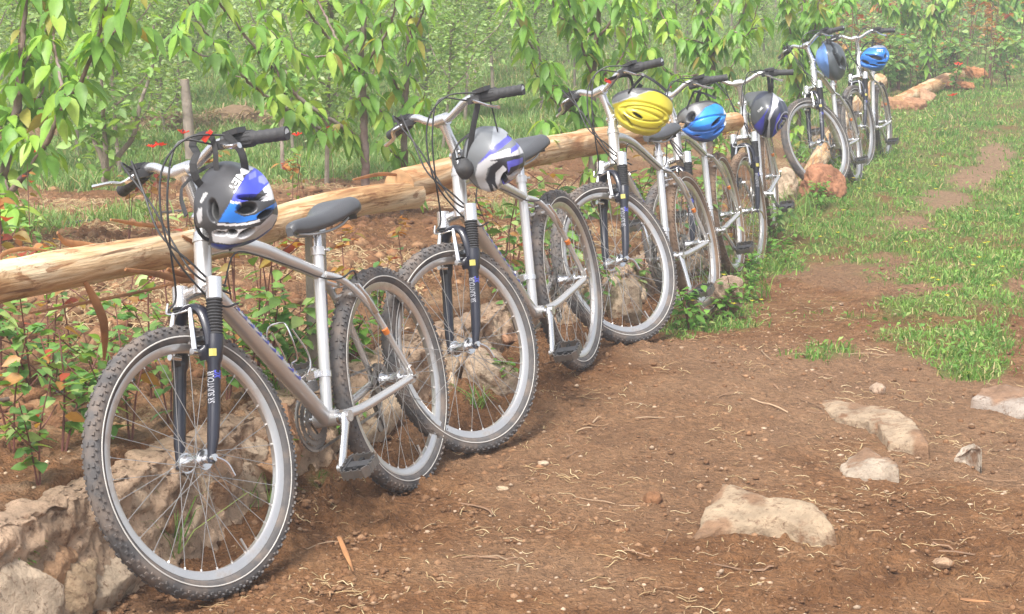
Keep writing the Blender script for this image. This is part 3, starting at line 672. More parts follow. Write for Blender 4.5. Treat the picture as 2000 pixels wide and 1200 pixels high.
for k in range(1, 8):
    if k == 1: r = protoA
    elif k == 2: r = protoB
    elif k == 3: r = protoC
    elif k == 5:
        r = copy_tree(protoC)
        for c in r.children:
            if c.name.startswith('front_wheel'):
                for q in c.children:
                    if q.name.startswith('tyre'):
                        q.data = q.data.copy(); q.data.materials[0] = M['tyre_d']
    else: r = copy_tree(protoC if k == 4 else protoB)
    tag(r, BL[k], 'bicycle', 'bicycles leaning in a row along the log rail'); BK[k] = r; BM[k] = mount(r, k, PHI[k])
def bike_pt(k, p, steered=True):
    Mx, S = BM[k]; return Mx @ ((S if steered else Matrix()) @ Vector(p))

# ---------------------------------------------------------------- helmets
def smooth3(v, s): return fbm(v[:, 0]*s+v[:, 2]*s*.7, v[:, 1]*s-v[:, 2]*s*.6, 3, 5)
def inpoly(x, y, P):
    c = np.zeros(x.shape, bool); n = len(P)
    for i in range(n):
        x0, y0 = P[i]; x1, y1 = P[(i+1) % n]
        if y0 == y1: continue
        m = ((y0 > y) != (y1 > y)) & (x < (x1-x0)*(y-y0)/(y1-y0)+x0); c ^= m
    return c
def helmet(k, bx, dy, crown, frontv, dims, zs, base, polys, vents, label, rings=None, txt=None, strap=None, grooves=()):
    zk, zox, zoy = zs; px, py = (bx[0]+bx[1])/2, (bx[2]+bx[3])/2
    c = Vector(at(px, py, bike_pt(k, A(.62)).y-dy)); s = F/(c.y*cP-(c.z-CH)*sP)
    cr = Vector(crown).normalized(); fr = Vector(frontv); fr = (fr-fr.dot(cr)*cr).normalized(); sd_ = cr.cross(fr)
    L, W, H = dims; na, ne = 200, 90
    a = np.linspace(0, 2*pi, na, endpoint=False)[:, None]; t = np.linspace(0, 1, ne)[None, :]
    e0 = -.20+.16*np.maximum(0, np.cos(a))**2-.10*np.maximum(0, -np.cos(a))**2+.06*np.cos(2*a)
    e = e0+(pi/2-e0)*t
    ce = np.cos(e); x = L/2*ce*np.cos(a)*(1+.0*a); y = W/2*ce*np.sin(a)*(1-.12*np.cos(a)); z = H*np.sin(e)*(1-.05*np.cos(a)*ce)
    # the crown tapers back into a tail
    z = z-.012*np.maximum(0, -np.cos(a))*ce; x = x*(1+.06*np.maximum(0, -np.cos(a)))
    Pn = np.stack([x/(L/2)**2, y/(W/2)**2, z/H**2], -1); Pn /= np.linalg.norm(Pn, axis=-1, keepdims=True)
    P = np.stack([x, y, z-H*.38], -1)
    yy = y/(W/2); P = P+Pn*((.0055*np.cos(yy*pi*2.6)*np.cos(e)**.3+.004*np.cos(x/(L/2)*pi*1.5+1))*sst(0, .25, t)*sst(0, .25, 1-t))[..., None]*(0 if k == 3 else 1)
    B = np.array([fr, sd_, cr])
    Wp = P @ B; Nn = Pn @ B
    sx = (bx[1]-bx[0])/s/np.ptp(Wp[..., 0]); sz = (bx[3]-bx[2])/s/np.ptp(Wp[..., 2]); us = (sx+sz)/2     # real size from the picture
    P = P*us; Wp = Wp*us; mid = np.array([(Wp[..., 0].max()+Wp[..., 0].min())/2, 0, (Wp[..., 2].max()+Wp[..., 2].min())/2])
    c = c-Vector(mid); 0
    qx = (Wp[..., 0]-mid[0])*s; qy = -(Wp[..., 2]-mid[2])*s
    X = (qx+px-zox)*zk; Y = (qy+py-zoy)*zk          # units of the design drawing
    col = np.ones(P.shape)*np.array(base)
    for pc, pol in polys: col[inpoly(X, Y, pol)] = pc
    if rings:
        rx, ry, r1, cols = rings; d = np.sqrt(((X-rx)/1.0)**2+((Y-ry)/1.5)**2)+12*np.sin(np.arctan2(Y-ry, X-rx)*2)
        for i, cc in enumerate(cols):
            m = (d < r1*(1-i/len(cols))); col[m] = cc
    dep = np.zeros(X.shape)
    for (vx, vy, ra, rb, ro) in vents:
        ro = radians(ro); dx, dy_ = X-vx, Y-vy; u_ = (dx*cos(ro)+dy_*sin(ro))/ra; v_ = (-dx*sin(ro)+dy_*cos(ro))/rb
        q = u_*u_+v_*v_; dep = np.maximum(dep, 1-sst(.55, 1.15, q))
    for (vx, vy, ra, rb, ro, am) in grooves:      # pressed lines around an oval
        ro = radians(ro); dx, dy_ = X-vx, Y-vy; u_ = (dx*cos(ro)+dy_*sin(ro))/ra; v_ = (-dx*sin(ro)+dy_*cos(ro))/rb
        q = np.sqrt(u_*u_+v_*v_); dep = np.maximum(dep, am*np.exp(-((q-1)/.09)**2)*.25)
    dk = sst(.45, .7, dep)[..., None]; col = col*(1-dk)+np.array((.012, .012, .014))*dk
    P = P-Pn*(dep*.032)[..., None]
    rimm = (t < .045)*np.ones(X.shape) > 0; col[rimm] = (.05, .05, .055)
    inner = P*np.array([.86, .84, .86])-Pn*.0; 
    V = np.concatenate([P.reshape(-1, 3), inner.reshape(-1, 3)]) @ B
    i = np.arange(na*ne).reshape(na, ne); j = np.roll(i, -1, 0)
    Fo = np.stack([i[:, :-1], j[:, :-1], j[:, 1:], i[:, 1:]], -1).reshape(-1, 4); n0 = na*ne
    Fi = (Fo+n0)[:, ::-1]; Fr = np.stack([i[:, 0], i[:, 0]+n0, j[:, 0]+n0, j[:, 0]], -1)
    tint = np.concatenate([col.reshape(-1, 3), np.ones((n0, 3))*.05])
    me = np_mesh('helmet', V, [Fo, Fi, Fr], tint)
    o = link('helmet', me, M['helm']); o.location = c; tag(o, label, 'helmet', 'cycle helmets hanging from the handlebars')
    WW = Wp.reshape(-1, 3); vis = Nn.reshape(-1, 3)[:, 1] < -.05; WWv = WW[vis]
    def onsurf(X_, Y_):
        gx = (X_/zk+zox-px)/s+mid[0]; gz = -(Y_/zk+zoy-py)/s+mid[2]
        d = (WWv[:, 0]-gx)**2+(WWv[:, 2]-gz)**2; ii = np.argsort(d)[:6]
        return (gx, WWv[ii, 1].min()-.001, gz)
    if txt:
        s_, tx, ty, ang, size = txt; ca, sa = cos(radians(ang)), sin(radians(ang))
        text_mesh('lettering', s_, lambda x, y: onsurf(tx+x*ca+y*sa, ty+x*sa-y*ca), M['white'], o, size, .03)
    for st in (strap or []):
        pts = [Vector(at(a_, b_, c.y+dd))-c for a_, b_, dd in st]
        b = MB(); cc = curve(pts, 24); b.tube(cc, [(.0095, .0016)]*len(cc), 6, flat=(1, .35, 0)); b.build('strap', M['strap'], o, False)
    b = MB()      # loose inner webbing and cradle
    for sgn in (1, -1):
        for fx in (.30, -.28):
            p0 = Vector((fx*L, sgn*W*.40, -H*.45)); p1 = Vector((.02*L, sgn*W*.30, -H*1.05)); mid = (p0+p1)/2+Vector((0, sgn*.01, 0))
            b.tube([Vector(np.array(q_) @ B) for q_ in curve([p0, mid, p1], 8)], [(.007, .0014)]*len(curve([p0, mid, p1], 8)), 6)
    ringp = [Vector(np.array((L*.36*cos(q_), W*.34*sin(q_), -H*.50)) @ B) for q_ in np.linspace(0, 2*pi, 28)]
    b.tube(ringp, .005, 6, False); b.build('head_cradle', M['strap'], o)
    return o, c, B, s
g6 = lambda v: (v, v, v*1.02)
Z1 = (6.667, 370, 310)
h1, c1, _, _ = helmet(1, (380, 541, 320, 488), .10, (.74, -.64, -.10), (-.35, -.5, -.9), (.262, .225, .158), Z1, (.052, .052, .056), [
 ((.55, .57, .62), [(690, 60), (880, 90), (1010, 200), (1140, 320), (1180, 480), (1000, 420), (900, 240), (800, 160), (740, 190)]),
 ((.055, .075, .55), [(770, 200), (820, 150), (960, 190), (1060, 300), (960, 400), (880, 480), (730, 530), (600, 510), (700, 330)]),
 ((.22, .24, .62), [(900, 240), (980, 210), (1050, 290), (990, 330), (920, 300)]), ((.18, .20, .60), [(790, 200), (850, 170), (880, 240), (810, 260)]),
 ((.025, .20, .70), [(600, 530), (735, 548), (640, 650), (760, 710), (900, 690), (1140, 560), (1120, 640), (930, 750), (700, 795), (430, 785), (520, 640)]),
 ((.75, .75, .76), [(600, 505), (740, 525), (730, 550), (598, 530)]), ((.75, .75, .76), [(410, 800), (600, 808), (800, 790), (960, 750), (960, 785), (800, 822), (600, 838), (410, 826)]),
 ((.50, .50, .51), [(320, 930), (400, 890), (700, 880), (880, 850), (960, 830), (1100, 700), (1140, 760), (1050, 930), (850, 1040), (560, 1080), (330, 1060)]),
 ((.03, .05, .25), [(290, 1085), (560, 1092), (850, 1050), (1060, 900), (1100, 1050), (760, 1250), (290, 1250)]),
 ((.7, .7, .72), [(1080, 330), (1200, 500), (1120, 520), (980, 520), (960, 480), (1060, 430)]), ((.45, .45, .46), [(150, 620), (205, 620), (200, 780), (80, 880), (60, 850)]), ((.5, .5, .5), [(220, 430), (290, 420), (190, 560), (160, 560)])],
 [(360, 640, 75, 150, -8), (175, 1010, 95, 120, 0), (800, 600, 130, 75, -8), (870, 470, 190, 34, 4), (440, 940, 88, 26, -3), (600, 930, 72, 48, 0), (790, 930, 120, 50, -28), (1020, 690, 100, 42, -30)],
 'black blue and white helmet with two large vents hanging below the nearest handlebar', txt=('MET', 668, 258, 120, 150),
 strap=[[(404, 372, 0), (384, 352, -.02), (377, 320, -.02), (385, 300, .0), (376, 285, .02), (382, 270, .03), (402, 263, .03), (415, 272, .02), (421, 300, 0), (423, 360, 0)], [(440, 262, .0), (468, 292, .0), (477, 318, 0), (480, 345, .03)]])
b = MB(); b.box((0, 0, 0), (.013, .010, .024)); b.box((.002, -.002, .016), (.010, .012, .009)); bk = b.build('buckle', M['red'], h1, False); bk.location = Vector(at(403, 268, c1.y))-c1; bk.rotation_euler = (0, .6, 0)
Z2 = (5.455, 880, 180); vi = (.10, .10, .50)
h2, c2, _, _ = helmet(2, (906, 1022, 246, 379), .10, (.60, -.78, -.05), (-.2, -.2, -1), (.235, .205, .155), Z2, (.17, .18, .19), [
 ((.30, .32, .35), [(460, 340), (600, 330), (760, 470), (800, 560), (640, 480), (430, 590)]), (vi, [(430, 590), (640, 440), (700, 470), (440, 650), (320, 770), (290, 760)]), ((.03, .03, .045), [(420, 760), (800, 560), (820, 1000), (600, 1150), (420, 1150)]),
 ((.58, .58, .60), [(800, 570), (600, 590), (420, 650), (290, 760), (262, 880), (300, 1000), (400, 1120), (470, 1060), (370, 930), (400, 790), (520, 700), (800, 660)]),
 ((.03, .03, .04), [(430, 770), (560, 700), (780, 670), (600, 760), (520, 860), (500, 1000), (560, 1100), (440, 1080), (380, 920)]),
 ((.6, .6, .62), [(480, 840), (560, 760), (600, 800), (540, 900), (560, 1000), (640, 1060), (520, 1060), (480, 940)]), (vi, [(600, 720), (770, 680), (770, 740), (620, 850)]),
 ((.03, .03, .04), [(640, 780), (800, 740), (700, 860), (600, 900)]), ((.6, .6, .62), [(600, 880), (760, 800), (740, 870), (640, 950)]), (vi, [(560, 960), (700, 920), (640, 1050), (580, 1040)]), ((.6, .6, .62), [(440, 960), (500, 1040), (640, 1080), (480, 1100)]),
 ((.03, .03, .04), [(400, 715), (600, 670), (780, 650), (780, 690), (600, 710)]), (vi, [(640, 590), (740, 520), (780, 560), (640, 640)])],
 [(570, 900, 30, 75, 20), (690, 850, 60, 22, -30), (660, 480, 60, 20, 30), (560, 1000, 50, 22, 20)],
 'grey helmet with white and violet swirls hanging on a long strap from the second bike',
 strap=[[(912, 335, 0), (922, 262, -.02), (930, 220, -.02), (938, 186, 0), (948, 176, .03), (958, 200, .04), (966, 232, .02), (972, 256, 0)], [(890, 312, 0), (905, 308, -.01), (920, 318, -.01)]])
b = MB(); b.tube(curve([(-.005, 0, .035), (-.002, 0, .02), (0, 0, 0), (.0, 0, -.03)], 10), [(.012, .012), (.016, .014), (.019, .018), (.024, .022), (.030, .024), (.034, .026), (.034, .026), (.030, .022), (.022, .018), (.010, .01)][:len(curve([(-.005, 0, .035), (-.002, 0, .02), (0, 0, 0), (.0, 0, -.03)], 10))], 16); bk = b.build('chin_pad', M['rubber'], h2); bk.location = Vector(at(908, 332, c2.y-.03))-c2
Z5 = (8, 1180, 150)
h3, c3, _, _ = helmet(3, (1192, 1319, 174, 264), .05, (.12, -.50, -.86), (.97, .1, -.05), (.275, .215, .150), Z5, (.58, .50, .035), [
 ((.13, .135, .14), [(-200, 500), (90, 430), (400, 300), (700, 200), (900, 210), (1040, 315), (1300, 450), (1300, -300), (-200, -300)]),
 ((.34, .35, .36), [(90, 430), (400, 300), (700, 200), (900, 210), (1040, 315), (1040, 335), (900, 230), (700, 218), (400, 317), (90, 445)])],
 [(500, 590, 95, 26, 32), (350, 680, 120, 26, 52), (890, 760, 90, 18, -24), (180, 700, 110, 14, 65)],
 'yellow helmet with a dark grey rim hanging upside down from the third handlebar', strap=[[(1182, 160, .0), (1200, 152, 0), (1228, 148, .02), (1236, 168, 0), (1240, 190, .03)], [(1252, 165, .02), (1244, 178, 0), (1240, 192, .02)]],
 grooves=[(620, 560, 330, 110, 10, 1), (620, 600, 460, 200, 14, 1), (560, 720, 500, 200, 18, .8)])
b = MB(); b.box((0, 0, 0), (.024, .010, .013)); b.box((.014, 0, 0), (.008, .013, .009)); bk = b.build('buckle', M['red'], h3, False); bk.location = Vector(at(1186, 158, c3.y))-c3; bk.rotation_euler = (0, .5, 0)
h4, _, _, _ = helmet(4, (1320, 1423, 198, 278), .05, (.35, -.55, -.76), (.95, .1, .25), (.265, .225, .155), Z5, (.02, .14, .52), [
 ((.17, .175, .18), [(1040, 700), (1300, 400), (1450, 230), (1700, 100), (2100, 200), (2100, 400), (1700, 420), (1560, 470), (1320, 700), (1240, 800), (1180, 860), (1040, 860)]),
 ((.03, .30, .78), [(1560, 475), (1700, 425), (2100, 405), (1960, 620), (1700, 700), (1480, 755), (1330, 785)]), ((.04, .05, .2), [(1200, 900), (1300, 880), (1700, 1000), (1500, 1100), (1200, 1000)]),
 ((.7, .72, .75), [(1860, 500), (2000, 480), (2000, 590), (1870, 590)]), ((.7, .72, .75), [(1870, 760), (1930, 640), (2000, 700), (1960, 800)])],
 [(1740, 690, 110, 34, -38), (1770, 830, 100, 26, -30), (1330, 620, 60, 90, 30), (1440, 912, 50, 14, -5), (1210, 760, 60, 60, 0)],
 'sky blue helmet with grey top edge hanging beside the yellow one', strap=[[(1368, 178, .02), (1362, 195, 0), (1362, 210, .02)]], grooves=[(1600, 720, 330, 110, -12, 1)])
h5, _, _, _ = helmet(5, (1467, 1540, 180, 270), .05, (.42, -.90, -.05), (.05, -.2, -1), (.275, .205, .150), (4, 1380, 120), (.03, .035, .06), [
 ((.085, .09, .10), [(340, 420), (380, 310), (520, 230), (480, 330), (380, 500)]), ((.035, .035, .36), [(485, 330), (380, 500), (340, 600), (440, 620), (440, 420)]),
 ((.45, .46, .5), [(520, 230), (600, 240), (640, 330), (560, 300), (510, 380), (482, 450), (498, 600), (475, 600), (466, 440), (500, 330)]), ((.04, .04, .40), [(530, 440), (560, 390), (550, 600), (510, 600)])],
 [(590, 440, 12, 24, 0), (588, 505, 12, 18, 0), (455, 520, 14, 70, 8)],
 'navy and black helmet with silver rings hanging from the fifth handlebar', rings=(592, 475, 56, [(.35, .35, .42), (.03, .03, .05), (.03, .03, .05), (.05, .05, .40), (.05, .05, .40), (.40, .4, .48), (.03, .03, .05), (.03, .03, .05), (.5, .5, .55)]),
 strap=[[(1500, 150, .03), (1502, 165, 0), (1503, 186, .03)], [(1508, 150, .03), (1508, 168, 0), (1507, 186, .03)]], txt=('met', 408, 372, -50, 30))
h6, _, _, _ = helmet(6, (1594, 1656, 82, 158), .05, (-.35, -.92, .10), (.30, -.2, -.9), (.30, .21, .150), (6, 1480, 60), (.075, .09, .105), [
 ((.12, .25, .60), [(600, 260), (700, 100), (770, 90), (800, 350), (860, 640), (760, 600), (600, 360)])],
 [(920, 330, 30, 120, -28), (1000, 380, 26, 80, -20), (880, 200, 16, 60, -25)],
 'helmet half powder blue and half charcoal hanging from the sixth handlebar', strap=[[(1622, 76, .03), (1622, 92, 0), (1626, 112, 0)], [(1616, 76, .03), (1618, 90, 0), (1632, 110, 0)]])
h7, _, _, _ = helmet(7, (1675, 1742, 91, 136), .05, (.15, -.80, -.55), (-.95, .1, -.2), (.285, .225, .155), (6, 1480, 60), (.015, .15, .52), [
 ((.3, .33, .38), [(1300, 150), (1600, 150), (1600, 215), (1500, 200), (1300, 205)]), ((.02, .22, .66), [(1180, 260), (1400, 225), (1600, 250), (1600, 300), (1400, 262), (1200, 300)])],
 [(1375, 312, 90, 24, 14), (1250, 375, 50, 26, 25), (1495, 300, 26, 34, 0), (1440, 380, 70, 14, 0), (1340, 405, 50, 14, 10), (1300, 290, 60, 8, 12)],
 'small bright blue helmet with many vents on the rearmost bike', strap=[[(1706, 78, .03), (1704, 88, 0), (1706, 100, .02)]], txt=('MET', 1415, 235, 6, 40))

# ---------------------------------------------------------------- rocks and wall
import bmesh
def ico(sub):
    bm = bmesh.new(); bmesh.ops.create_icosphere(bm, subdivisions=sub, radius=1)
    V = np.array([v.co[:] for v in bm.verts]); Fc = np.array([[v.index for v in f.verts] for f in bm.faces]); bm.free(); return V, Fc
ICO = {s: ico(s) for s in (1, 2, 3, 4, 5)}
def rockv(size, seed, sub=4, planes=16, rough=.06, tight=.72):
    r = np.random.default_rng(seed); V, Fc = ICO[sub]; V = V.copy()
    for i in range(planes):
        n = r.normal(size=3); n /= np.linalg.norm(n); d = r.uniform(tight, 1.0); q = V @ n
        V = V-np.outer(np.maximum(0, q-d), n)
    V = V*np.array(size)
    nn = V/np.maximum(1e-6, np.linalg.norm(V, axis=1, keepdims=True)); sc = max(size)
    n1 = smooth3(V/sc+seed, 3.0)-.5; n2 = smooth3(V/sc*1.0+seed*2, 11.0)-.5
    n4 = (smooth3(V/sc+seed*5, 26.0)-.5)*(.5 if sub > 4 else 0); V = V+nn*(n4*.07)[:, None]*sc
    n3 = np.abs(smooth3(V/sc*1.0+seed*3, 6.0)-.5); V = V+nn*(n1*rough*1.5+n2*rough*1.2-n3*rough*1.6)[:, None]*sc
    return V, Fc
def rotz(V, a): c, s = cos(a), sin(a); return V @ np.array([[c, s, 0], [-s, c, 0], [0, 0, 1]])
def rotx(V, a): c, s = cos(a), sin(a); return V @ np.array([[1, 0, 0], [0, c, s], [0, -s, c]])
class NB:
    def __init__(s): s.V = []; s.F = {}; s.T = []; s.n = 0
    def add(s, V, Fc, tint):
        s.V.append(V); s.F.setdefault(Fc.shape[1], []).append(Fc+s.n); s.T.append(np.broadcast_to(np.asarray(tint, float), V.shape).copy()); s.n += len(V)
    def build(s, name, m, parent=None, smooth=True):
        me = np_mesh(name, np.concatenate(s.V), [np.concatenate(f) for f in s.F.values()], np.concatenate(s.T)); return link(name, me, m, parent, smooth)
def T1(x, y): return float(terr(np.array([x]), np.array([y]))[0])
def build_wall():
    nb = NB(); r = np.random.default_rng(3)
    # rough mortar and earth body
    ys = np.linspace(2.4, 9.9, 1100); prof = [(-.035, -.16), (-.02, .0), (.0, .25), (.01, .5), (.02, .75), (.035, .93), (.05, .97), (.09, .98), (.13, .98), (.17, .90), (.19, .2)]
    pa = np.array(prof); tt = np.linspace(0, len(prof)-1, 46); prof = [(np.interp(q, np.arange(len(pa)), pa[:, 0]), np.interp(q, np.arange(len(pa)), pa[:, 1])) for q in tt]
    P = []
    for (dd, hh) in prof:
        xb = np.interp(ys, WY, WX); h = wall_h(ys); nx = -.938; ny = .346
        zz = h*hh+.035*(fbm(ys*14, ys*0+hh*9, 4, 3)-.5)*(hh > .1)
        cr_ = fbm(ys*16, ys*0+hh*4.5+dd*30, 5, 8); d2 = dd-.085*np.abs(cr_-.5)**.8-.05*(fbm(ys*4.5, ys*0+hh*1.6, 3, 18)-.5)+.02; zz = zz+.03*(fbm(ys*22, ys*0+hh*5+dd*40, 4, 28)-.5)*(hh > .1)
        P.append(np.stack([xb+nx*d2, ys+ny*d2, zz], -1))
    P = np.stack(P, 1); k = len(prof); i = np.arange(len(ys)*k).reshape(len(ys), k)
    Fq = np.stack([i[:-1, :-1], i[:-1, 1:], i[1:, 1:], i[1:, :-1]], -1).reshape(-1, 4)
    t = np.array((.57, .40, .27))*(.6+.8*fbm(P[..., 1]*9, P[..., 2]*16, 4, 4))[..., None]*np.array([1, 1, 1])
    nb.add(P.reshape(-1, 3), Fq, t.reshape(-1, 3))
    pal = [(.57, .41, .27), (.63, .48, .33), (.54, .33, .19), (.53, .39, .27), (.64, .50, .36), (.52, .29, .17)]
    for course in range(4):
        y = 2.5+course*.07
        while y < 9.6:
            sc = (1.15, .7, .42, .6)[course]; w_ = r.uniform(.10, .19)*sc
            y += w_*.93
            h = wall_h(y); xb = np.interp(y, WY, WX)
            z = h*(.22, .62, .80, .45)[course]+r.uniform(-.02, .02); dd = r.uniform(-.01, .035)+(.015, .03, .07, .0)[course]
            if y > 8 and course > 1: y += w_; continue
            V, Fc = rockv((w_, w_*r.uniform(.5, .8), min(h*.46, w_*r.uniform(.6, 1.0))), int(r.integers(1e6)), 3 if y > 7.2 else (4 if y > 5.1 else 5), 13, .065, .40)
            V[:, 1] *= min(1, .085/(w_*.6)); V = rotz(V, radians(70)+r.uniform(-.2, .2)); V = V+np.array([xb-.938*(dd+.03), y+.346*(dd+.03), z])
            top = h-.012+.030*(fbm(V[:, 0]*26, V[:, 1]*26, 3, 5)-.5); V[:, 2] = np.minimum(V[:, 2], top+(V[:, 2]-top)*.12)
            c = np.array(pal[r.integers(len(pal))])*r.uniform(.85, 1.15)
            nb.add(V, Fc, c); y += w_*.93+(r.uniform(.0, .12) if course else .0)
    for (px, py, z, sz) in ((110, 1165, .04, .15), (215, 1140, .0, .09), (20, 1150, .08, .13)):
        g = gnd(px, py, z); V, Fc = rockv((sz, sz*.7, sz*.75), int(px), 5, 12, .12, .5); nb.add(rotz(V, 1.1)+g, Fc, (.50, .36, .23))
    o = nb.build('dry_stone_wall', M['rock'], None, False); tag(o, 'low rough wall of pale limestone holding back the red earth under the log rail', 'wall')
build_wall()
def slab(name, outline, zt, label, tint, seed, dome=.008, sink=.12, cat='rock', group=None, mt='rock', rough=.0075):
    """stone bedded in the soil; outline = top edge as seen, every corner with its own height above the ground"""
    pts = [gnd(px, py, z) for (px, py), z in zip(outline, zt)]
    n = len(pts); ring = []
    for i in range(n):
        a, b_ = pts[i], pts[(i+1) % n]; m = max(2, int(np.linalg.norm(b_-a)/.006))
        for t in np.linspace(0, 1, m, endpoint=False): ring.append(a*(1-t)+b_*t)
    ring = np.array(ring); c = ring.mean(0); K = len(ring); rows = []
    arc = np.arange(K); pl = np.linalg.lstsq(np.stack([ring[:, 0]-c[0], ring[:, 1]-c[1], np.ones(K)], 1), ring[:, 2], rcond=None)[0]; c[2] = pl[2]+dome*.9
    wob = (fbm(ring[:, 0]*22+seed, ring[:, 1]*22, 4, seed)-.5)
    for s_, dz in [(t, 0) for t in np.linspace(.04, 1, 22)]+[(1.012, -.006), (1.02, -.015), (1.03, -.03), (1.04, -.055), (1.05, -.085), (1.06, -sink)]:
        q = c+(ring-c)*s_; e = 1-(min(s_, 1))**6
        q[:, 2] += dz+dome*(1-min(s_, 1)**2)-.006*(min(s_, 1))**8
        if s_ < 1: q[:, 2] += (pl[0]*(q[:, 0]-c[0])+pl[1]*(q[:, 1]-c[1])+pl[2]+dome*(1-s_**2)-q[:, 2])*(1-sst(.55, 1., s_))
        nz = fbm(q[:, 0]*16+seed, q[:, 1]*16, 5, seed+3)-.5; q[:, 2] += nz*rough*2.2
        out = (ring-c)/np.linalg.norm(ring-c, axis=1, keepdims=True); q += out*(wob*.03*s_+(fbm(arc*.35, arc*0+s_*40, 3, 2)-.5)*.012*(s_ > .9))[:, None]
        rows.append(q)
    P = np.stack(rows, 0); R = len(rows); i = np.arange(R*K).reshape(R, K); j = np.roll(i, -1, 1)
    Fq = np.stack([i[:-1], i[1:], j[1:], j[:-1]], -1).reshape(-1, 4)
    nb = NB(); V = P.reshape(-1, 3)
    so = sst(.48, .6, fbm(V[:, 0]*9+seed, V[:, 1]*9, 4, seed+9))[:, None]*.85
    nb.add(V, Fq, np.array(tint)*(1-so)+np.array((.26, .145, .08))*so)
    nb.add(np.concatenate([c[None], rows[0]]), np.array([[0, 1+a, 1+(a+1) % K] for a in range(K)]), tint)
    o = nb.build(name, M[mt], None, False); tag(o, label, cat, group); return o
slab('rock', [(1352, 1056), (1380, 985), (1412, 942), (1470, 958), (1500, 968), (1560, 972), (1598, 986), (1622, 1012), (1628, 1036), (1590, 1062), (1540, 1050), (1500, 1030), (1440, 1030), (1400, 1040)],
     [.0, .04, .065, .07, .07, .075, .07, .065, .04, .0, .0, .02, .02, .01], 'large pale slab of limestone half buried in the dirt, biggest of the loose stones', (.41, .31, .21), 5)
slab('rock', [(1598, 782), (1640, 778), (1700, 788), (1740, 796), (1780, 812), (1800, 840), (1812, 866), (1770, 866), (1735, 862), (1715, 838), (1670, 820), (1630, 812)],
     [.02, .035, .04, .045, .045, .04, .03, .015, .015, .018, .022, .022], 'long narrow flat stone lying in the dirt, tip pointing to the bicycles', (.40, .30, .205), 8, .004)
slab('rock', [(1640, 905), (1690, 872), (1712, 884), (1752, 898), (1752, 914), (1728, 928), (1690, 930), (1650, 925)],
     [.005, .015, .02, .035, .03, .0, .0, .0], 'small whitish stone mostly covered by earth between the two larger slabs', (.42, .34, .26), 11, rough=.008)
slab('rock', [(1898, 778), (1915, 758), (1960, 750), (2010, 756), (2080, 770), (2080, 812), (1990, 812), (1930, 798)],
     [.03, .05, .06, .06, .06, .02, .0, .0], 'grey edged flat stone with soil on top at the right edge', (.38, .32, .27), 14)
o = slab('stone_shard', [(1866, 892), (1880, 872), (1902, 862), (1918, 874), (1908, 886), (1888, 895)], [.0, .03, .06, .06, .03, .0], 'thin white shard of stone sticking out of the dirt', (.55, .47, .38), 17, .002, .02, rough=.002)
def rock_at(name, px, py, z, size, seed, tint, label, cat='rock', mt='rock', rz=0, planes=16, rough=.07, tight=.65, rx=0, group=None):
    V, Fc = rockv(size, seed, 5 if max(size) > .09 else 4, planes, rough, tight); V = rotx(V, rx); V = rotz(V, rz); g = gnd(px, py, z) if py > 300 else gt(px, py+4)+np.array([0, 0, z*.6])
    nb = NB(); nb.add(V, Fc, tint); o = nb.build(name, M[mt], None, False); o.location = g; return tag(o, label, cat, group)
rock_at('boulder', 1602, 366, .13, (.18, .15, .165), 21, (.36, .17, .095), 'rust red pitted boulder in front of the sixth bicycle wheel', mt='redrock', rough=.13)
rock_at('boulder', 1532, 372, .12, (.095, .11, .165), 22, (.50, .38, .27), 'tall pale stone with dark holes beside the red boulder', rough=.09, rx=.15)
rock_at('boulder', 1424, 578, .07, (.085, .09, .10), 23, (.42, .30, .22), 'square brownish stone block beside the fourth bicycle pedal', tight=.55)
rock_at('boulder', 1762, 210, .07, (.27, .2, .13), 24, (.38, .20, .11), 'brown earthy boulder behind the rearmost bicycle', mt='redrock', rough=.10)
rock_at('boulder', 1795, 196, .05, (.20, .16, .12), 33, (.42, .25, .15), 'brown boulder leaning against the broken orange log', mt='redrock', rough=.12)
rock_at('soil_clod', 1276, 976, .012, (.030, .028, .024), 25, (.24, .12, .06), 'dark clod of earth left of the largest loose slab', 'clod', 'redrock')
rock_at('stone', 1716, 762, .015, (.035, .03, .028), 26, (.45, .33, .24), 'small round brown stone lying beyond the long narrow flat stone', 'stone')
rock_at('stone', 1842, 1100, .01, (.030, .022, .014), 27, (.45, .30, .19), 'small reddish stone at the lower right of the path', 'stone')
rock_at('stone', 1060, 905, .01, (.0, .0, .0) if False else (.020, .014, .010), 28, (.55, .42, .3), 'small pale stone between the bicycles and the largest slab', 'stone')
rock_at('stone', 981, 955, .008, (.020, .014, .010), 29, (.55, .42, .28), 'small tan stone right of the nearest rear wheel', 'stone')
rock_at('boulder', 960, 740, .10, (.11, .09, .13), 30, (.52, .40, .29), 'pale stone leaning upright seen through the second front wheel', tight=.6)
rock_at('boulder', 1108, 632, .09, (.05, .07, .12), 31, (.50, .36, .24), 'narrow upright stone seen through the second rear wheel', tight=.6)
rock_at('boulder', 1222, 600, .10, (.09, .08, .14), 32, (.50, .38, .27), 'pale upright stone seen through the third front wheel', tight=.6)
rock_at('boulder', 1172, 540, .12, (.07, .08, .12), 34, (.42, .19, .10), 'orange red stone left behind the third front wheel hub', mt='redrock', rough=.1)

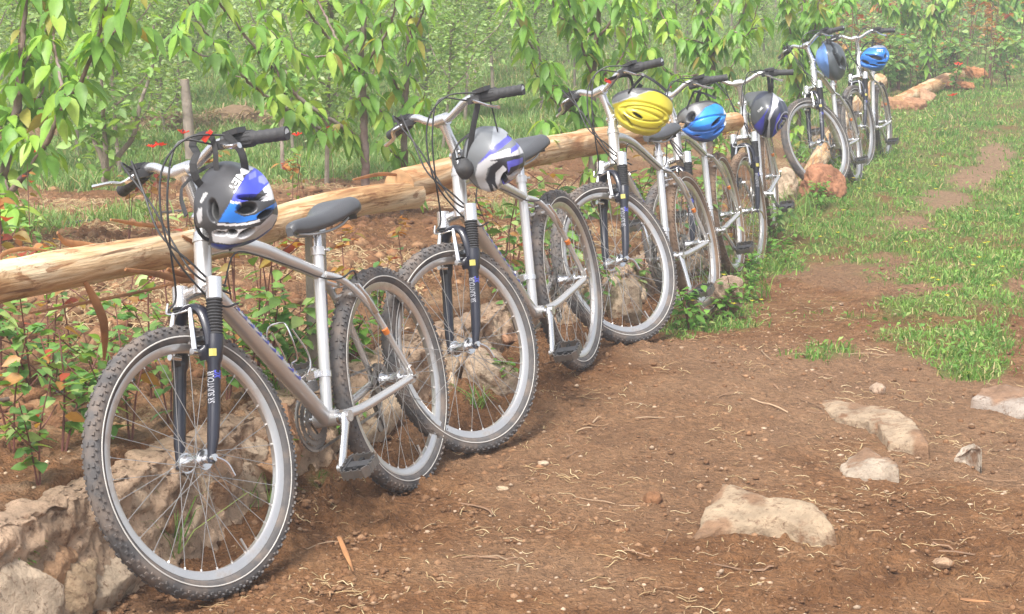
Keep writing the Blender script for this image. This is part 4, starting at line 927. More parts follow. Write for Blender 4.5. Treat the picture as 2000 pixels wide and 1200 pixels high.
# ---------------------------------------------------------------- log rail fence
def rail_line(px, py):
    r = ray(px, py); k = r[0]/r[1]; Y = -2.631/(k-.36); return at(px, py, Y)
def logtube(pts, rad, name, mt, parent, knots=(), seed=0, n=28):
    P = curve(pts, 110); k = len(P); rr = np.interp(np.linspace(0, 1, k), np.linspace(0, 1, len(rad)), rad)
    b = MB(); V = [Vector(p) for p in P]; T = [(V[min(i+1, k-1)]-V[max(i-1, 0)]).normalized() for i in range(k)]
    vs = []
    ln = np.cumsum([0]+[(V[i+1]-V[i]).length for i in range(k-1)])
    for i in range(k):
        u = Vector((0, 0, 1)); u = (u-u.dot(T[i])*T[i]).normalized(); v = T[i].cross(u)
        for j in range(n):
            a = 2*pi*j/n
            q = 1+.10*(float(fbm(np.array([ln[i]*3.0+seed]), np.array([2+cos(a)*1.5+sin(a)]), 3, 4)[0])-.5)+.05*(float(vnoise(np.array([ln[i]*14.0+seed]), np.array([8+cos(a)*4]), 7)[0])-.5)
            for (s0, a0, am) in knots: q += am*math.exp(-((ln[i]-s0)/.05)**2-((a-a0)/.5)**2)
            vs.append(V[i]+(u*cos(a)+v*sin(a))*rr[i]*q)
    fs = [(i*n+j, i*n+(j+1) % n, (i+1)*n+(j+1) % n, (i+1)*n+j) for i in range(k-1) for j in range(n)]
    # local frame so the grain runs along the log
    o0 = V[0]; ax = (V[-1]-V[0]).normalized(); q = ax.to_track_quat('X', 'Z'); qi = q.inverted()
    vs = [qi @ (p-o0) for p in vs]
    b.add(vs, fs); b.mi = 1
    b.add([vs[j] for j in range(n)]+[sum((vs[j] for j in range(n)), Vector())/n], [(j, n, (j+1) % n) for j in range(n)])
    e0 = (k-1)*n; b.add([vs[e0+j] for j in range(n)]+[sum((vs[e0+j] for j in range(n)), Vector())/n], [(j, (j+1) % n, n) for j in range(n)])
    o = b.build(name, [M[mt], M['logend']], parent); o.location = o0; o.rotation_mode = 'QUATERNION'; o.rotation_quaternion = q
    return o
UP = np.array([0, 0, .08])
fence = empty('log_fence', (0, 0, 0)); tag(fence, 'long rail of peeled crooked logs on short posts that the bicycles lean against', 'fence')
# one solid run of logs: ends overlap at the posts
R1 = [rail_line(x, y) for x, y in ((-420, 640), (-200, 598), (0, 552), (200, 512), (345, 488), (450, 466), (590, 421), (700, 394), (808, 381))]
logtube(R1, [.05, .05, .048, .047, .046, .048, .050, .048, .047], 'rail', 'log', fence, [(1.55, 4.2, .25), (2.2, 1.2, .18)], 3)
R2 = [rail_line(x, y) for x, y in ((784, 364), (850, 349), (940, 326), (1050, 300), (1120, 286), (1190, 276))]
R2 = [p+np.array([-.01, .03, 0]) for p in R2]
logtube(R2, [.055, .057, .058, .057, .058, .060], 'rail', 'logor', fence, [(.9, 1, .15)], 9)
R3 = [np.array(R2[-1])+np.array([-.12, -.18, .01]), at(1250, 262, 8.95), at(1340, 248, 9.5), at(1437, 238, 10.1)]
logtube(R3, [.056, .056, .055, .05], 'rail', 'logor', fence, [], 15)
def post(px, Y, ztop, rad, lean=(0, 0), mt='grey'):
    k = at(px, 300, Y); z0 = T1(k[0], Y)-.15
    o = logtube([np.array([k[0], Y, ztop]), np.array([k[0]+lean[0], Y+lean[1], (ztop+z0)/2]), np.array([k[0]+lean[0]*2, Y+lean[1]*2, z0])], [rad, rad, rad*1.05], 'post', mt, fence, [], int(px))
    return o
post(613, R1[6][1]+.03, R1[6][2]-.03, .033, (.0, .02))
post(1156, R2[4][1]+.02, R2[4][2]-.03, .040, (0, 0), 'log')
post(1432, 10.05, R3[-1][2]-.03, .036)
kq = R1[1]; z0 = T1(kq[0], kq[1]); logtube([kq-np.array([0, 0, .03]), np.array([kq[0], kq[1]+.01, z0-.15])], [.036, .038], 'post', 'grey', fence, [], 2)
def peel(pts, wd, th=.0025, mt='peel'):
    b = MB(); P = curve(pts, 26); b.tube(P, [(wd*(.4+.6*sin(pi*min(1, (i+1)/len(P)*1.05))), th) for i in range(len(P))], 8, flat=(0, -.6, 1)); return b.build('bark_peel', M[mt], fence)
rl = lambda x, y, d=0: rail_line(x, y)+np.array([d*.9, -d, 0])
peel([rl(150, 548, .03), rl(165, 575, .03), rl(185, 620, .03), rl(205, 670, .0), rl(214, 705, -.02)], .011)
peel([rl(215, 520, .055), rl(270, 528, .07), rl(320, 540, .075), rl(372, 542, .06)], .009)
peel([rl(60, 612, .0), rl(160, 588, .02), rl(260, 566, .03), rl(352, 540, .04)], .0045, .004)
peel([rl(300, 520, .05), rl(340, 535, .06), rl(372, 530, .05), rl(380, 515, .03)], .010)
peel([rl(128, 458, -.03), rl(150, 478, -.04), rl(185, 482, -.03), rl(225, 486, .0)], .009)
peel([rl(2, 528, .0), rl(30, 505, -.05), rl(70, 492, -.05), rl(112, 494, -.04)], .006)
peel([rl(232, 432, -.03), rl(300, 443, -.04), rl(360, 448, -.03)], .006)
peel([rl(340, 458, .03), rl(372, 484, .052), rl(352, 506, .055)], .008)
peel([rl(700, 352, -.02), rl(760, 342, -.03), rl(800, 345, -.02)], .007)
fl = logtube([np.array([2.12, 13.35, .02]), np.array([2.5, 14.6, .22]), np.array([3.0, 16.2, .42]), np.array([3.50, 17.6, .60])], [.07, .068, .065, .075], 'fallen_log', 'log', None, [], 30)
tag(fl, 'pale peeled log fallen slanting behind the last two bicycles', 'log')
fl = logtube([gt(1752, 216)+UP, gt(1790, 198)+UP, gt(1830, 178)+UP, gt(1872, 160)+UP], [.075, .085, .09, .085], 'broken_log', 'logor', None, [(.5, 1, .2), (1.4, 0, .2)], 40)
tag(fl, 'short thick log with shredded orange bark lying in the grass beyond the bicycles', 'log')
for i, (px, py, sz) in enumerate(((1895, 150, .26), (1848, 172, .12), (1885, 172, .14))):
    rock_at('log_fragment', px, py, .08, (sz, sz*.7, sz*.45), 50+i, (.48, .22, .10), ['largest splintered heap of orange bark at the far end of the broken log', 'small orange bark lump just below the broken log', 'middle sized orange bark chunk under the far end of the broken log'][i], 'bark chunk', 'redrock', rough=.16)
st = logtube([np.array([at(360, 155, 12.2)[0], 12.2, at(360, 155, 12.2)[2]]), at(366, 220, 12.2), np.array([at(372, 300, 12.2)[0], 12.2, .35])], [.030, .034, .036], 'wooden_stake', 'grey', None, [], 8)
tag(st, 'grey weathered wooden stake standing in the orchard grass behind the nearest handlebar', 'stake')
def pipe(pts, rad, label):
    P = [np.array([p[0], p[1], T1(p[0], p[1])+rad*1.3]) for p in pts]; b = MB(); b.tube(curve(P, 60), rad, 10); o = b.build('irrigation_pipe', M['pipe']); tag(o, label, 'pipe', 'black irrigation pipes lying between the rows')
pipe([gnd(-150, 800, .34), gnd(0, 765, .34), gnd(60, 752, .34), gnd(140, 738, .34), gnd(260, 700, .36)], .008, 'black water pipe on the soil just behind the stone wall, lowest of the pipes')
pipe([gnd(-60, 465, .45), gnd(60, 425, .45), gnd(130, 402, .45), gnd(240, 388, .45), gnd(340, 370, .46), gnd(560, 330, .5), gnd(760, 305, .5)], .012, 'black water pipe curving over the dry straw under the first handlebar')
pipe([gnd(-60, 450, .45), gnd(20, 432, .45), gnd(60, 425, .45), gnd(0, 440, .45)], .009, 'short black pipe end at the left edge beside the longer pipe')
def heap(px, py, rx, ry, h, label):
    g = gt(px, py+14); a = np.linspace(0, 2*pi, 64, endpoint=False); rr = np.linspace(0, 1.1, 20)[:, None]
    X = g[0]+rr*np.cos(a)*rx; Y = g[1]+rr*np.sin(a)*ry; h *= .6; Z = terr(X, Y)-.05+(h+.05)*(1-sst(0, 1, rr))*(.8+.5*fbm(X*5, Y*5, 3, 4)); i = np.arange(20*64).reshape(20, 64); j = np.roll(i, -1, 1)
    nb = NB(); V = np.stack([X, Y, Z], -1).reshape(-1, 3); nb.add(V, np.stack([i[:-1], j[:-1], j[1:], i[1:]], -1).reshape(-1, 4), (.25, .165, .10))
    for k in range(1300):
        t = np.sqrt(rng.uniform(0, 1)); an = rng.uniform(0, 2*pi); x, y = g[0]+t*cos(an)*rx, g[1]+t*sin(an)*ry; z = T1(x, y)+h*(1-t*t)*.9
        d = rng.normal(size=3)*[1, 1, .25]; d = d/np.linalg.norm(d)*rng.uniform(.05, .16); s_ = np.cross(d, [0, 0, 1]); s_ = s_/(np.linalg.norm(s_)+1e-6)*.005; p = np.array([x, y, z])
        nb.add(np.array([p-s_, p+s_, p+d+s_, p+d-s_]), np.array([[0, 1, 2, 3]]), np.array((.40, .29, .17))*rng.uniform(.7, 1.2))
    tag(nb.build('straw_heap', M['straw']), label, 'straw heap')
heap(322, 252, .55, .5, .34, 'mound of dry straw and earth left of the grey stake')
heap(462, 240, .65, .5, .32, 'mound of dry straw right of the grey stake')

# ---------------------------------------------------------------- leaves
LT = np.array([(0,0,0),(.28,0,.0),(.52,0,.0),(.76,0,0),(1,0,0),(.25,.40,.10),(.50,.50,.12),(.76,.30,.07),(.25,-.40,.10),(.50,-.50,.12),(.76,-.30,.07)])
LQ = np.array([(1,2,6,5),(2,3,7,6),(2,1,8,9),(3,2,9,10)]); LTr = np.array([(0,1,5),(3,4,7),(1,0,8),(4,3,10)])
ST = np.array([(0,0,0),(.5,.42,.08),(1,0,0),(.5,-.42,.08)]); SQ = np.array([(0,1,2),(0,2,3)])
def leaf_batch(nb, pos, d, nrm, L, W, tint, cheap=False, droop=.25):
    n = len(pos); d = d/np.linalg.norm(d, axis=1, keepdims=True); s = np.cross(nrm, d); s /= np.linalg.norm(s, axis=1, keepdims=True)+1e-9; u = np.cross(d, s)
    T = ST if cheap else LT; L = np.broadcast_to(L, (n,)); W = np.broadcast_to(W, (n,))
    V = pos[:, None]+d[:, None]*(T[None, :, 0:1]*L[:, None, None])+s[:, None]*(T[None, :, 1:2]*W[:, None, None])+u[:, None]*(T[None, :, 2:3]*W[:, None, None])
    V[..., 2] -= (T[None, :, 0]**2)*L[:, None]*droop
    off = (np.arange(n)*len(T))[:, None, None]
    t = np.repeat(np.asarray(tint)[:, None], len(T), 1)
    if not cheap: t = t*np.where(np.isin(np.arange(11), [0, 1, 2, 3]), 1.15, 1.0)[None, :, None]
    base = nb.n; nb.V.append(V.reshape(-1, 3)); nb.T.append(t.reshape(-1, 3)); nb.n += n*len(T)
    if cheap: nb.F.setdefault(3, []).append((SQ[None]+off).reshape(-1, 3)+base)
    else:
        nb.F.setdefault(4, []).append((LQ[None]+off).reshape(-1, 4)+base); nb.F.setdefault(3, []).append((LTr[None]+off).reshape(-1, 3)+base)
GPAL = np.array([(.16, .33, .05), (.21, .39, .055), (.26, .44, .06), (.14, .29, .05), (.33, .47, .08), (.18, .35, .07)])
RPAL = np.array([(.34, .07, .035), (.38, .16, .05), (.28, .20, .05), (.42, .22, .07)])
def pick(pal, n, r, var=.18): return pal[r.integers(len(pal), size=n)]*r.uniform(1-var, 1+var, (n, 1))
# ---------------------------------------------------------------- cherry trees
def cherry(limbs, Y0, label, seed, leafL=.10, dens=1.0, base=None, ymax=None):
    r = np.random.default_rng(seed); root = None; tb = MB(); nb = NB(); first = None
    for (pts, rad0, rad1, dY, leafy) in limbs:
        P = [at(px, py, Y0+dy) for (px, py), dy in zip(pts, np.interp(np.linspace(0, 1, len(pts)), [0, 1], dY))]
        if first is None:
            g = P[0]; z0 = T1(g[0], g[1]); P[0] = np.array([g[0], g[1], z0-.05]) if base is None else P[0]; first = np.array([P[0][0], P[0][1], z0])
        C_ = np.array(curve(P, 26+6*len(P))); k = len(C_)
        C_ = C_+(r.normal(size=C_.shape)*.0018)
        tb.tube([p-first for p in C_], list(np.linspace(rad0*.78, rad1*.7, k)), 10, rough=.18, seed=seed)
        seglen = np.linalg.norm(np.diff(C_, axis=0), axis=1); cum = np.concatenate([[0], np.cumsum(seglen)])
        s_ = leafy[0]*cum[-1]; e_ = leafy[1]*cum[-1]
        while s_ < e_:
            p = np.array([np.interp(s_, cum, C_[:, a]) for a in range(3)]); m = int(r.integers(6, 10)); s_ += r.uniform(.085, .15)/dens
            az = r.uniform(0, 2*pi)+np.arange(m)*2.4+r.normal(size=m)*.2; pet = r.uniform(.008, .03, m)
            spur = r.uniform(.01, .04 if r.random() < .75 else .11); sa_ = r.uniform(0, 2*pi); sp_ = p+np.array([cos(sa_), sin(sa_), .1])*spur
            if spur > .04: tb.tube([p-first, sp_-first], [.004, .003], 5)
            o = np.stack([np.cos(az), np.sin(az), np.zeros(m)], 1)
            st = sp_+o*pet[:, None]+np.array([0, 0, 1])*r.uniform(-.015, .02, (m, 1))
            d = o*r.uniform(.45, 1.0, (m, 1))+np.array([0, 0, -1])*r.uniform(.05, .9, (m, 1))+r.normal(size=(m, 3))*.08
            nr = o*r.uniform(.3, 1, (m, 1))+np.array([0, 0, .7])+r.normal(size=(m, 3))*.35
            t = pick(GPAL, m, r, .10); y_ = r.random(m) < .05; t[y_] = pick(np.array([(.36, .34, .07), (.30, .24, .06)]), int(y_.sum()), r)
            L = r.uniform(.62, 1.12, m)*leafL; leaf_batch(nb, st-first, d, nr, L, L*r.uniform(.46, .60, m), t, droop=.55)
    root = empty('cherry_tree', first); tag(root, label, 'tree')
    tr = tb.build('trunk', M['barkred'], root); cr = nb.build('crown', M['leaf'], root); return root
def side(pts, off): return [(x+off[0], y+off[1]) for x, y in pts]
cherry([([(-12, 470), (-5, 420), (8, 345), (22, 270), (38, 180), (42, 90), (50, 0), (55, -120)], .036, .014, (0, .1), (.28, 1)),
        ([(2, 400), (45, 345), (85, 290), (120, 215), (155, 165), (185, 90), (205, 20), (225, -80)], .018, .008, (0, -.4), (.25, 1)),
        ([(20, 280), (-20, 220), (-60, 140), (-90, 40), (-120, -80)], .014, .006, (0, .5), (.1, 1)),
        ([(120, 215), (118, 150), (105, 80), (110, 0), (100, -80)], .010, .005, (-.3, .2), (.1, 1)),
        ([(45, 130), (80, 70), (120, 20), (150, -60)], .009, .005, (0, .3), (0, 1)),
        ([(185, 90), (225, 60), (250, 20), (262, -60)], .007, .004, (-.3, -.6), (0, 1)),
        ([(8, 345), (20, 385), (30, 400), (38, 408)], .006, .003, (0, -.2), (0, 1)), ([(30, 230), (70, 200), (95, 150), (100, 110)], .008, .004, (0, .4), (0, 1))],
       7.6, 'cherry tree with large drooping leaves at the left edge, dark forked limbs', 101, .105, 1.1)
cherry([([(712, 358), (713, 300), (711, 240), (708, 170), (706, 100), (712, 50), (700, -20), (695, -120)], .030, .012, (0, 0), (.45, 1)),
        ([(700, 268), (655, 240), (600, 205), (545, 150), (500, 95), (455, 40), (420, -5), (390, -60)], .016, .006, (0, -.5), (.02, 1)),
        ([(706, 285), (650, 262), (590, 235), (530, 195), (480, 155), (430, 100), (395, 55), (360, -10)], .014, .005, (.1, -.8), (.1, 1)),
        ([(706, 150), (668, 105), (630, 60), (600, 20), (575, -40)], .014, .006, (0, -.3), (.05, 1)),
        ([(704, 155), (672, 110), (650, 60), (625, 10), (600, -60)], .012, .006, (0, .4), (.1, 1)),
        ([(706, 180), (740, 215), (765, 240), (788, 262)], .012, .009, (0, .2), (.1, .6)),
        ([(706, 130), (740, 90), (765, 40), (780, -40)], .012, .006, (0, -.4), (.1, 1)),
        ([(545, 150), (530, 100), (520, 50), (500, -20)], .007, .004, (-.3, -.2), (0, 1)), ([(640, 110), (600, 110), (560, 90), (530, 60)], .006, .004, (-.3, -.6), (0, 1)),
        ([(430, 100), (400, 110), (370, 90), (345, 50)], .006, .003, (-.6, -.9), (0, 1)), ([(600, 232), (625, 262), (640, 262), (655, 250)], .005, .003, (-.2, -.3), (0, 1))],
       9.4, 'cherry tree with one upright grey trunk and long limbs reaching left, behind the first saddle', 102, .098, 1.0)
cherry([([(788, 352), (790, 300), (788, 240), (793, 180), (797, 120), (797, 80), (802, 20), (806, -100)], .026, .014, (0, 0), (.12, 1)),
        ([(796, 90), (815, 50), (830, 10), (845, -50)], .010, .005, (0, -.2), (.1, 1)), ([(790, 200), (770, 160), (752, 120), (745, 60), (735, -20)], .009, .005, (0, -.3), (.1, 1)),
        ([(790, 320), (760, 292), (745, 280), (735, 278)], .006, .003, (0, -.2), (.2, 1)), ([(789, 250), (815, 225), (825, 200), (830, 180)], .006, .003, (0, -.2), (.1, 1))],
       9.9, 'slender cherry tree with reddish young leaf tips just right of the upright grey trunk', 103, .095, 1.0)
cherry([([(1158, 345), (1157, 260), (1158, 180), (1163, 90), (1170, 20), (1176, -80)], .034, .014, (0, 0), (.1, 1)),
        ([(1158, 150), (1140, 100), (1125, 50), (1110, 0), (1100, -60)], .014, .006, (0, -.4), (.05, 1)), ([(1160, 90), (1145, 40), (1139, -10), (1130, -70)], .012, .006, (0, .3), (0, 1)),
        ([(1163, 80), (1195, 40), (1215, 0), (1230, -60)], .012, .006, (0, -.3), (0, 1)), ([(1158, 200), (1100, 170), (1050, 110), (1015, 50), (985, -20)], .010, .004, (0, -.5), (0, 1)),
        ([(1158, 230), (1110, 215), (1075, 190), (1050, 150), (1030, 100)], .008, .004, (0, -.3), (0, 1)), ([(1158, 250), (1110, 262), (1080, 250), (1060, 230)], .007, .003, (0, -.3), (0, 1)),
        ([(1160, 160), (1200, 130), (1225, 90), (1240, 30), (1250, -40)], .010, .004, (0, .3), (0, 1)), ([(1125, 50), (1090, 30), (1075, -10), (1060, -60)], .008, .004, (-.2, -.4), (0, 1)),
        ([(1158, 290), (1185, 270), (1205, 262)], .006, .003, (0, .2), (0, 1))],
       10.8, 'leafy cherry tree standing behind the rail between the second and third handlebars', 104, .10, 1.15)
cherry([([(1390, 215), (1391, 150), (1387, 85), (1372, 50), (1360, -20), (1350, -90)], .036, .016, (0, 0), (.05, 1)),
        ([(1390, 100), (1415, 75), (1440, 50), (1460, 0), (1475, -60)], .016, .007, (0, -.3), (.05, 1)), ([(1388, 88), (1355, 80), (1340, 78)], .010, .006, (0, 0), (0, 1)),
        ([(1387, 120), (1345, 95), (1310, 60), (1285, 10), (1270, -50)], .012, .005, (0, .3), (0, 1)), ([(1372, 50), (1400, 10), (1415, -40)], .010, .005, (0, .3), (0, 1)),
        ([(1388, 140), (1330, 150), (1290, 130), (1262, 90), (1250, 30)], .010, .004, (0, -.4), (0, 1)), ([(1430, 60), (1455, 70), (1470, 50), (1480, 10)], .007, .004, (-.2, -.4), (0, 1)),
        ([(1390, 150), (1420, 140), (1440, 110), (1450, 70)], .008, .004, (0, .3), (0, 1)), ([(1310, 60), (1290, 40), (1240, 10), (1210, -50)], .008, .004, (.2, .5), (0, 1)), ([(1390, 165), (1345, 165), (1320, 140)], .007, .003, (0, -.3), (0, 1))],
       12.6, 'broad cherry tree with a forked trunk rising above the yellow and sky blue helmets', 105, .105, 1.25)
cherry([([(1562, 190), (1562, 130), (1566, 60), (1570, 0), (1574, -60)], .030, .014, (0, 0), (.0, 1)), ([(1563, 120), (1545, 70), (1540, 20), (1530, -40)], .012, .005, (0, -.3), (0, 1)),
        ([(1564, 100), (1590, 60), (1598, 10), (1610, -40)], .012, .005, (0, -.3), (0, 1)), ([(1563, 150), (1550, 120), (1545, 90)], .008, .004, (0, -.3), (0, 1)), ([(1564, 60), (1620, 30), (1650, 0), (1670, -40)], .010, .004, (0, .3), (0, 1)),
        ([(1564, 135), (1582, 110), (1590, 80)], .008, .004, (0, .2), (0, 1))],
       15.4, 'narrow column of cherry foliage behind the handlebar of the sixth bicycle', 106, .115, 1.6)
cherry([([(1815, 105), (1818, 70), (1826, 30), (1832, -20), (1838, -60)], .040, .02, (0, 0), (.25, 1)), ([(1818, 60), (1790, 30), (1770, 0), (1750, -40)], .016, .006, (0, -.3), (.1, 1)), ([(1826, 30), (1860, 10), (1880, -20), (1900, -50)], .014, .006, (0, -.3), (0, 1)),
        ([(1820, 50), (1840, 20), (1855, -10)], .010, .005, (0, .2), (0, 1)), ([(1800, 40), (1760, 25), (1720, 0), (1690, -30)], .010, .005, (-.1, -.4), (0, 1))],
       22, 'cherry tree with bare dark trunk at the top right beyond the red tinged bushes', 107, .13, 1.5)
cherry([([(1985, 62), (1988, 30), (1992, 0), (1996, -40)], .045, .02, (0, 0), (.2, 1)), ([(1987, 35), (1960, 10), (1940, -20)], .016, .006, (0, -.3), (0, 1)), ([(1990, 15), (2020, -10), (2040, -30)], .014, .006, (0, -.3), (0, 1)), ([(1988, 30), (1930, 0), (1900, -20)], .010, .005, (-.1, -.4), (0, 1))],
       27, 'distant cherry trunk in the top right corner', 108, .14, 1.5)
# ---------------------------------------------------------------- orchard of young apple trees
def sapling(seed, h, nleaf, lean):
    r = np.random.default_rng(seed); tb = MB(); nb = NB()
    tr = curve([(0, 0, -.05), (lean*.3, .02, h*.3), (lean*.6, -.02, h*.62), (lean, .02, h)], 18); tb.tube(tr, list(np.linspace(.015, .005, len(tr))), 7, rough=.15)
    ends = []
    for k in range(12):
        t = r.uniform(.15, .92); p = np.array([lean*t, 0, h*t]); az = r.uniform(0, 2*pi); l_ = r.uniform(.3, .75)*(1.15-t*.6)
        q = p+np.array([cos(az)*l_*.6, sin(az)*l_*.6, l_*.8]); mid = (p+q)/2+np.array([cos(az), sin(az), -.3])*.06
        c = curve([p, mid, q], 8); tb.tube(c, list(np.linspace(.009, .003, len(c))), 5); ends.append(np.array(c))
    allp = np.concatenate(ends+[np.array(tr)[4:]]); n = int(nleaf*3.2); ii = r.integers(len(allp), size=n)
    pos = allp[ii]+r.normal(size=(n, 3))*.075; az = r.uniform(0, 2*pi, n); d = np.stack([np.cos(az), np.sin(az), r.uniform(-.7, .7, n)], 1)
    nr = r.normal(size=(n, 3))*.6+np.array([0, 0, 1.]); pal = np.array([(.27, .41, .14), (.32, .46, .17), (.21, .35, .10), (.42, .52, .27), (.29, .44, .12)])
    L = r.uniform(.032, .062, n); leaf_batch(nb, pos, d, nr, L, L*.62, pick(pal, n, r), True, .1)
    ro = empty('apple_sapling'); tb.build('trunk', M['bark'], ro); nb.build('crown', M['small'], ro); return ro
AL = ['thin young apple tree in the hazy orchard behind the cherry trees', 'apple']
protos = [sapling(200+i, h, n, l) for i, (h, n, l) in enumerate(((1.9, 850, .1), (2.2, 1000, -.12), (1.6, 750, .2), (2.0, 950, -.05), (1.3, 620, .08), (2.3, 900, .0)))]
used = set(); r = np.random.default_rng(12); cnt = 0
spots = []
Yr = 12.4
while Yr < 46:
    sp = 1.0+.018*Yr; xmin, xmax = -.33*Yr-1, .30*Yr+.5
    x = xmin+r.uniform(0, sp)
    while x < xmax:
        y = Yr+r.uniform(-.5, .5); d = wall_d(x, y)
        if d > (2.0 if y < 20 else 1.6): spots.append((x, y))
        x += sp*r.uniform(.75, 1.3)
    Yr *= 1.085
spots = [q_ for q_ in spots][:292]
for (x, y) in spots:
    i = int(r.integers(6)); sc = r.uniform(.85, 1.15)
    if i in used: o = copy_tree(protos[i])
    else: o = protos[i]; used.add(i)
    o.location = (x, y, T1(x, y)); o.scale = (sc*r.uniform(.9, 1.2),)*2+(sc,); o.rotation_euler = (0, 0, r.uniform(0, 2*pi))
    tag(o, AL[0], 'tree', 'young apple trees in the orchard behind')
far = NB(); rr_ = np.random.default_rng(5); n = 60000
y = rr_.uniform(45, 62, n); x = rr_.uniform(-.34, .36, n)*y; keep = wall_d(x, y) > 1; x, y = x[keep], y[keep]; n = len(x)
pos = np.stack([x, y, terr(x, y)+rr_.uniform(0, 2.2, n)*(.5+.5*fbm(x*.8, y*.8, 2, 3))], 1); az = rr_.uniform(0, 2*pi, n)
leaf_batch(far, pos, np.stack([np.cos(az), np.sin(az), rr_.uniform(-.5, .5, n)], 1), rr_.normal(size=(n, 3))+[0, 0, .8], .16, .10, pick(np.array([(.21, .36, .09), (.26, .42, .12), (.16, .30, .07)]), n, rr_), True)
tag(far.build('far_orchard', M['small']), 'pale green mass of the farthest orchard trees', 'orchard', kind='stuff')
# forked sapling with grey stems behind the nearest left grip
def stemtree(px, py, forks, label, seed, nleaf=260):
    r = np.random.default_rng(seed); g = gnd(px, py, .45); g[2] = T1(g[0], g[1]); tb = MB(); nb = NB(); P_ = []
    for pts, r0, r1 in forks:
        C_ = np.array(curve([at(a_, b_, g[1]+dy)-g for a_, b_, dy in pts], 24)); tb.tube(C_, list(np.linspace(r0, r1, len(C_))), 8, rough=.2, seed=seed); P_.append(C_[len(C_)//3:])
    A_ = np.concatenate(P_); n = nleaf; pos = A_[r.integers(len(A_), size=n)]+r.normal(size=(n, 3))*.06; az = r.uniform(0, 2*pi, n)
    L = r.uniform(.05, .085, n); leaf_batch(nb, pos, np.stack([np.cos(az), np.sin(az), r.uniform(-.8, .4, n)], 1), r.normal(size=(n, 3))*.5+[0, 0, 1], L, L*.6, pick(np.array([(.21, .36, .09), (.26, .42, .12), (.16, .30, .07)]), n, r), False, .2)
    ro = empty('apple_sapling', g); tb.build('trunk', M['bark'], ro); nb.build('crown', M['small'], ro); tag(ro, label, 'tree')
stemtree(204, 352, [([(204, 356, 0), (206, 335, 0), (196, 300, 0), (182, 270, 0), (178, 220, .1), (172, 150, .1)], .020, .006), ([(207, 335, 0), (207, 300, 0), (203, 250, 0), (200, 190, -.1), (196, 120, -.1)], .018, .006),
    ([(207, 332, 0), (235, 300, .1), (262, 262, .1), (275, 200, .1), (298, 130, .2), (300, 50, .2)], .018, .006)], 'three stemmed grey apple sapling rising behind the nearest left grip', 301)
stemtree(552, 328, [([(552, 330, 0), (551, 290, 0), (548, 240, .1), (556, 180, .1), (560, 120, .2)], .013, .005), ([(550, 250, 0), (565, 200, .1), (590, 170, .2)], .008, .004)], 'thin brown sapling stem rising just right of the nearest right grip', 302, 120)
stemtree(768, 288, [([(866, 222, 0), (866, 205, 0), (862, 180, .1), (855, 160, .1)], .012, .005), ([(866, 215, 0), (874, 190, .1), (880, 165, .1)], .009, .004)], 'small sapling behind the second handlebar', 303, 90) if False else None
# ---------------------------------------------------------------- seedlings behind the wall
def seedling(seed, h, n, pal, pal2, redf, spread, Lr=(.035, .065)):
    r = np.random.default_rng(seed); tb = MB(); nb = NB(); A_ = []
    for k in range(int(r.integers(1, 3))):
        az = r.uniform(0, 2*pi); hh = h*r.uniform(.75, 1.05); c = np.array(curve([(0, 0, -.04), (cos(az)*.03, sin(az)*.03, hh*.5), (cos(az)*spread*.5, sin(az)*spread*.5, hh)], 12)); tb.tube(c, list(np.linspace(.0036, .0016, len(c))), 6); A_.append(c[3:])
        for q in range(2):
            p = c[int(r.integers(3, len(c)))]; a2 = r.uniform(0, 2*pi); c2 = np.array(curve([p, p+np.array([cos(a2), sin(a2), .6])*spread*.35, p+np.array([cos(a2), sin(a2), .7])*spread*.7], 6)); tb.tube(c2, .0018, 5); A_.append(c2[1:])
    A_ = np.concatenate(A_); pos = A_[r.integers(len(A_), size=n)]+r.normal(size=(n, 3))*.012; az = r.uniform(0, 2*pi, n)
    d = np.stack([np.cos(az), np.sin(az), r.uniform(-.35, .45, n)], 1); nr = r.normal(size=(n, 3))*.35+[0, 0, 1]
    t = pick(pal, n, r, .22); m = (pos[:, 2] > h*.6) & (r.random(n) < redf); t[m] = pick(pal2, int(m.sum()), r); L = r.uniform(*Lr, n)
    leaf_batch(nb, pos+d*.012, d, nr, L, L*.62, t, False, .25)
    ro = empty('seedling'); tb.build('stem', M['stem'], ro); nb.build('foliage', M['leaf'], ro); return ro
DG = np.array([(.13, .27, .07), (.17, .32, .08), (.21, .36, .10), (.10, .22, .06), (.28, .38, .13)])
SK = [('bushy', 'green leafy seedling growing from the red soil behind the stone wall', [seedling(400+i, .27+.05*i, 52, DG, RPAL, .08, .18, (.035, .062)) for i in range(3)]),
      ('red', 'seedling with orange and red top leaves behind the log rail', [seedling(410+i, .44+.06*i, 34, DG, RPAL, .8, .12, (.035, .06)) for i in range(3)]),
      ('low', 'low pale green weed plant at the foot of the stone wall', [seedling(420, .16, 60, np.array([(.17, .34, .06), (.13, .28, .05)]), RPAL, 0, .12, (.03, .05))])]
r = np.random.default_rng(77); first_used = set()
def near_words(px, py):
    if px < 120: return 'at the left edge under the rail'
    if px < 235: return 'left of the hanging strip of bark'
    if px < 420: return 'seen through and above the nearest front wheel'
    if px < 600: return 'between the nearest fork and the grey fence post'
    if px < 850: return 'behind the nearest rear wheel'
    if px < 1060: return 'behind the second bicycle frame'
    if px < 1180: return 'around the pale log post'
    if px < 1320: return 'behind the third bicycle frame'
    if px < 1450: return 'behind the fourth bicycle frame'
    return 'between the fifth and sixth bicycles'
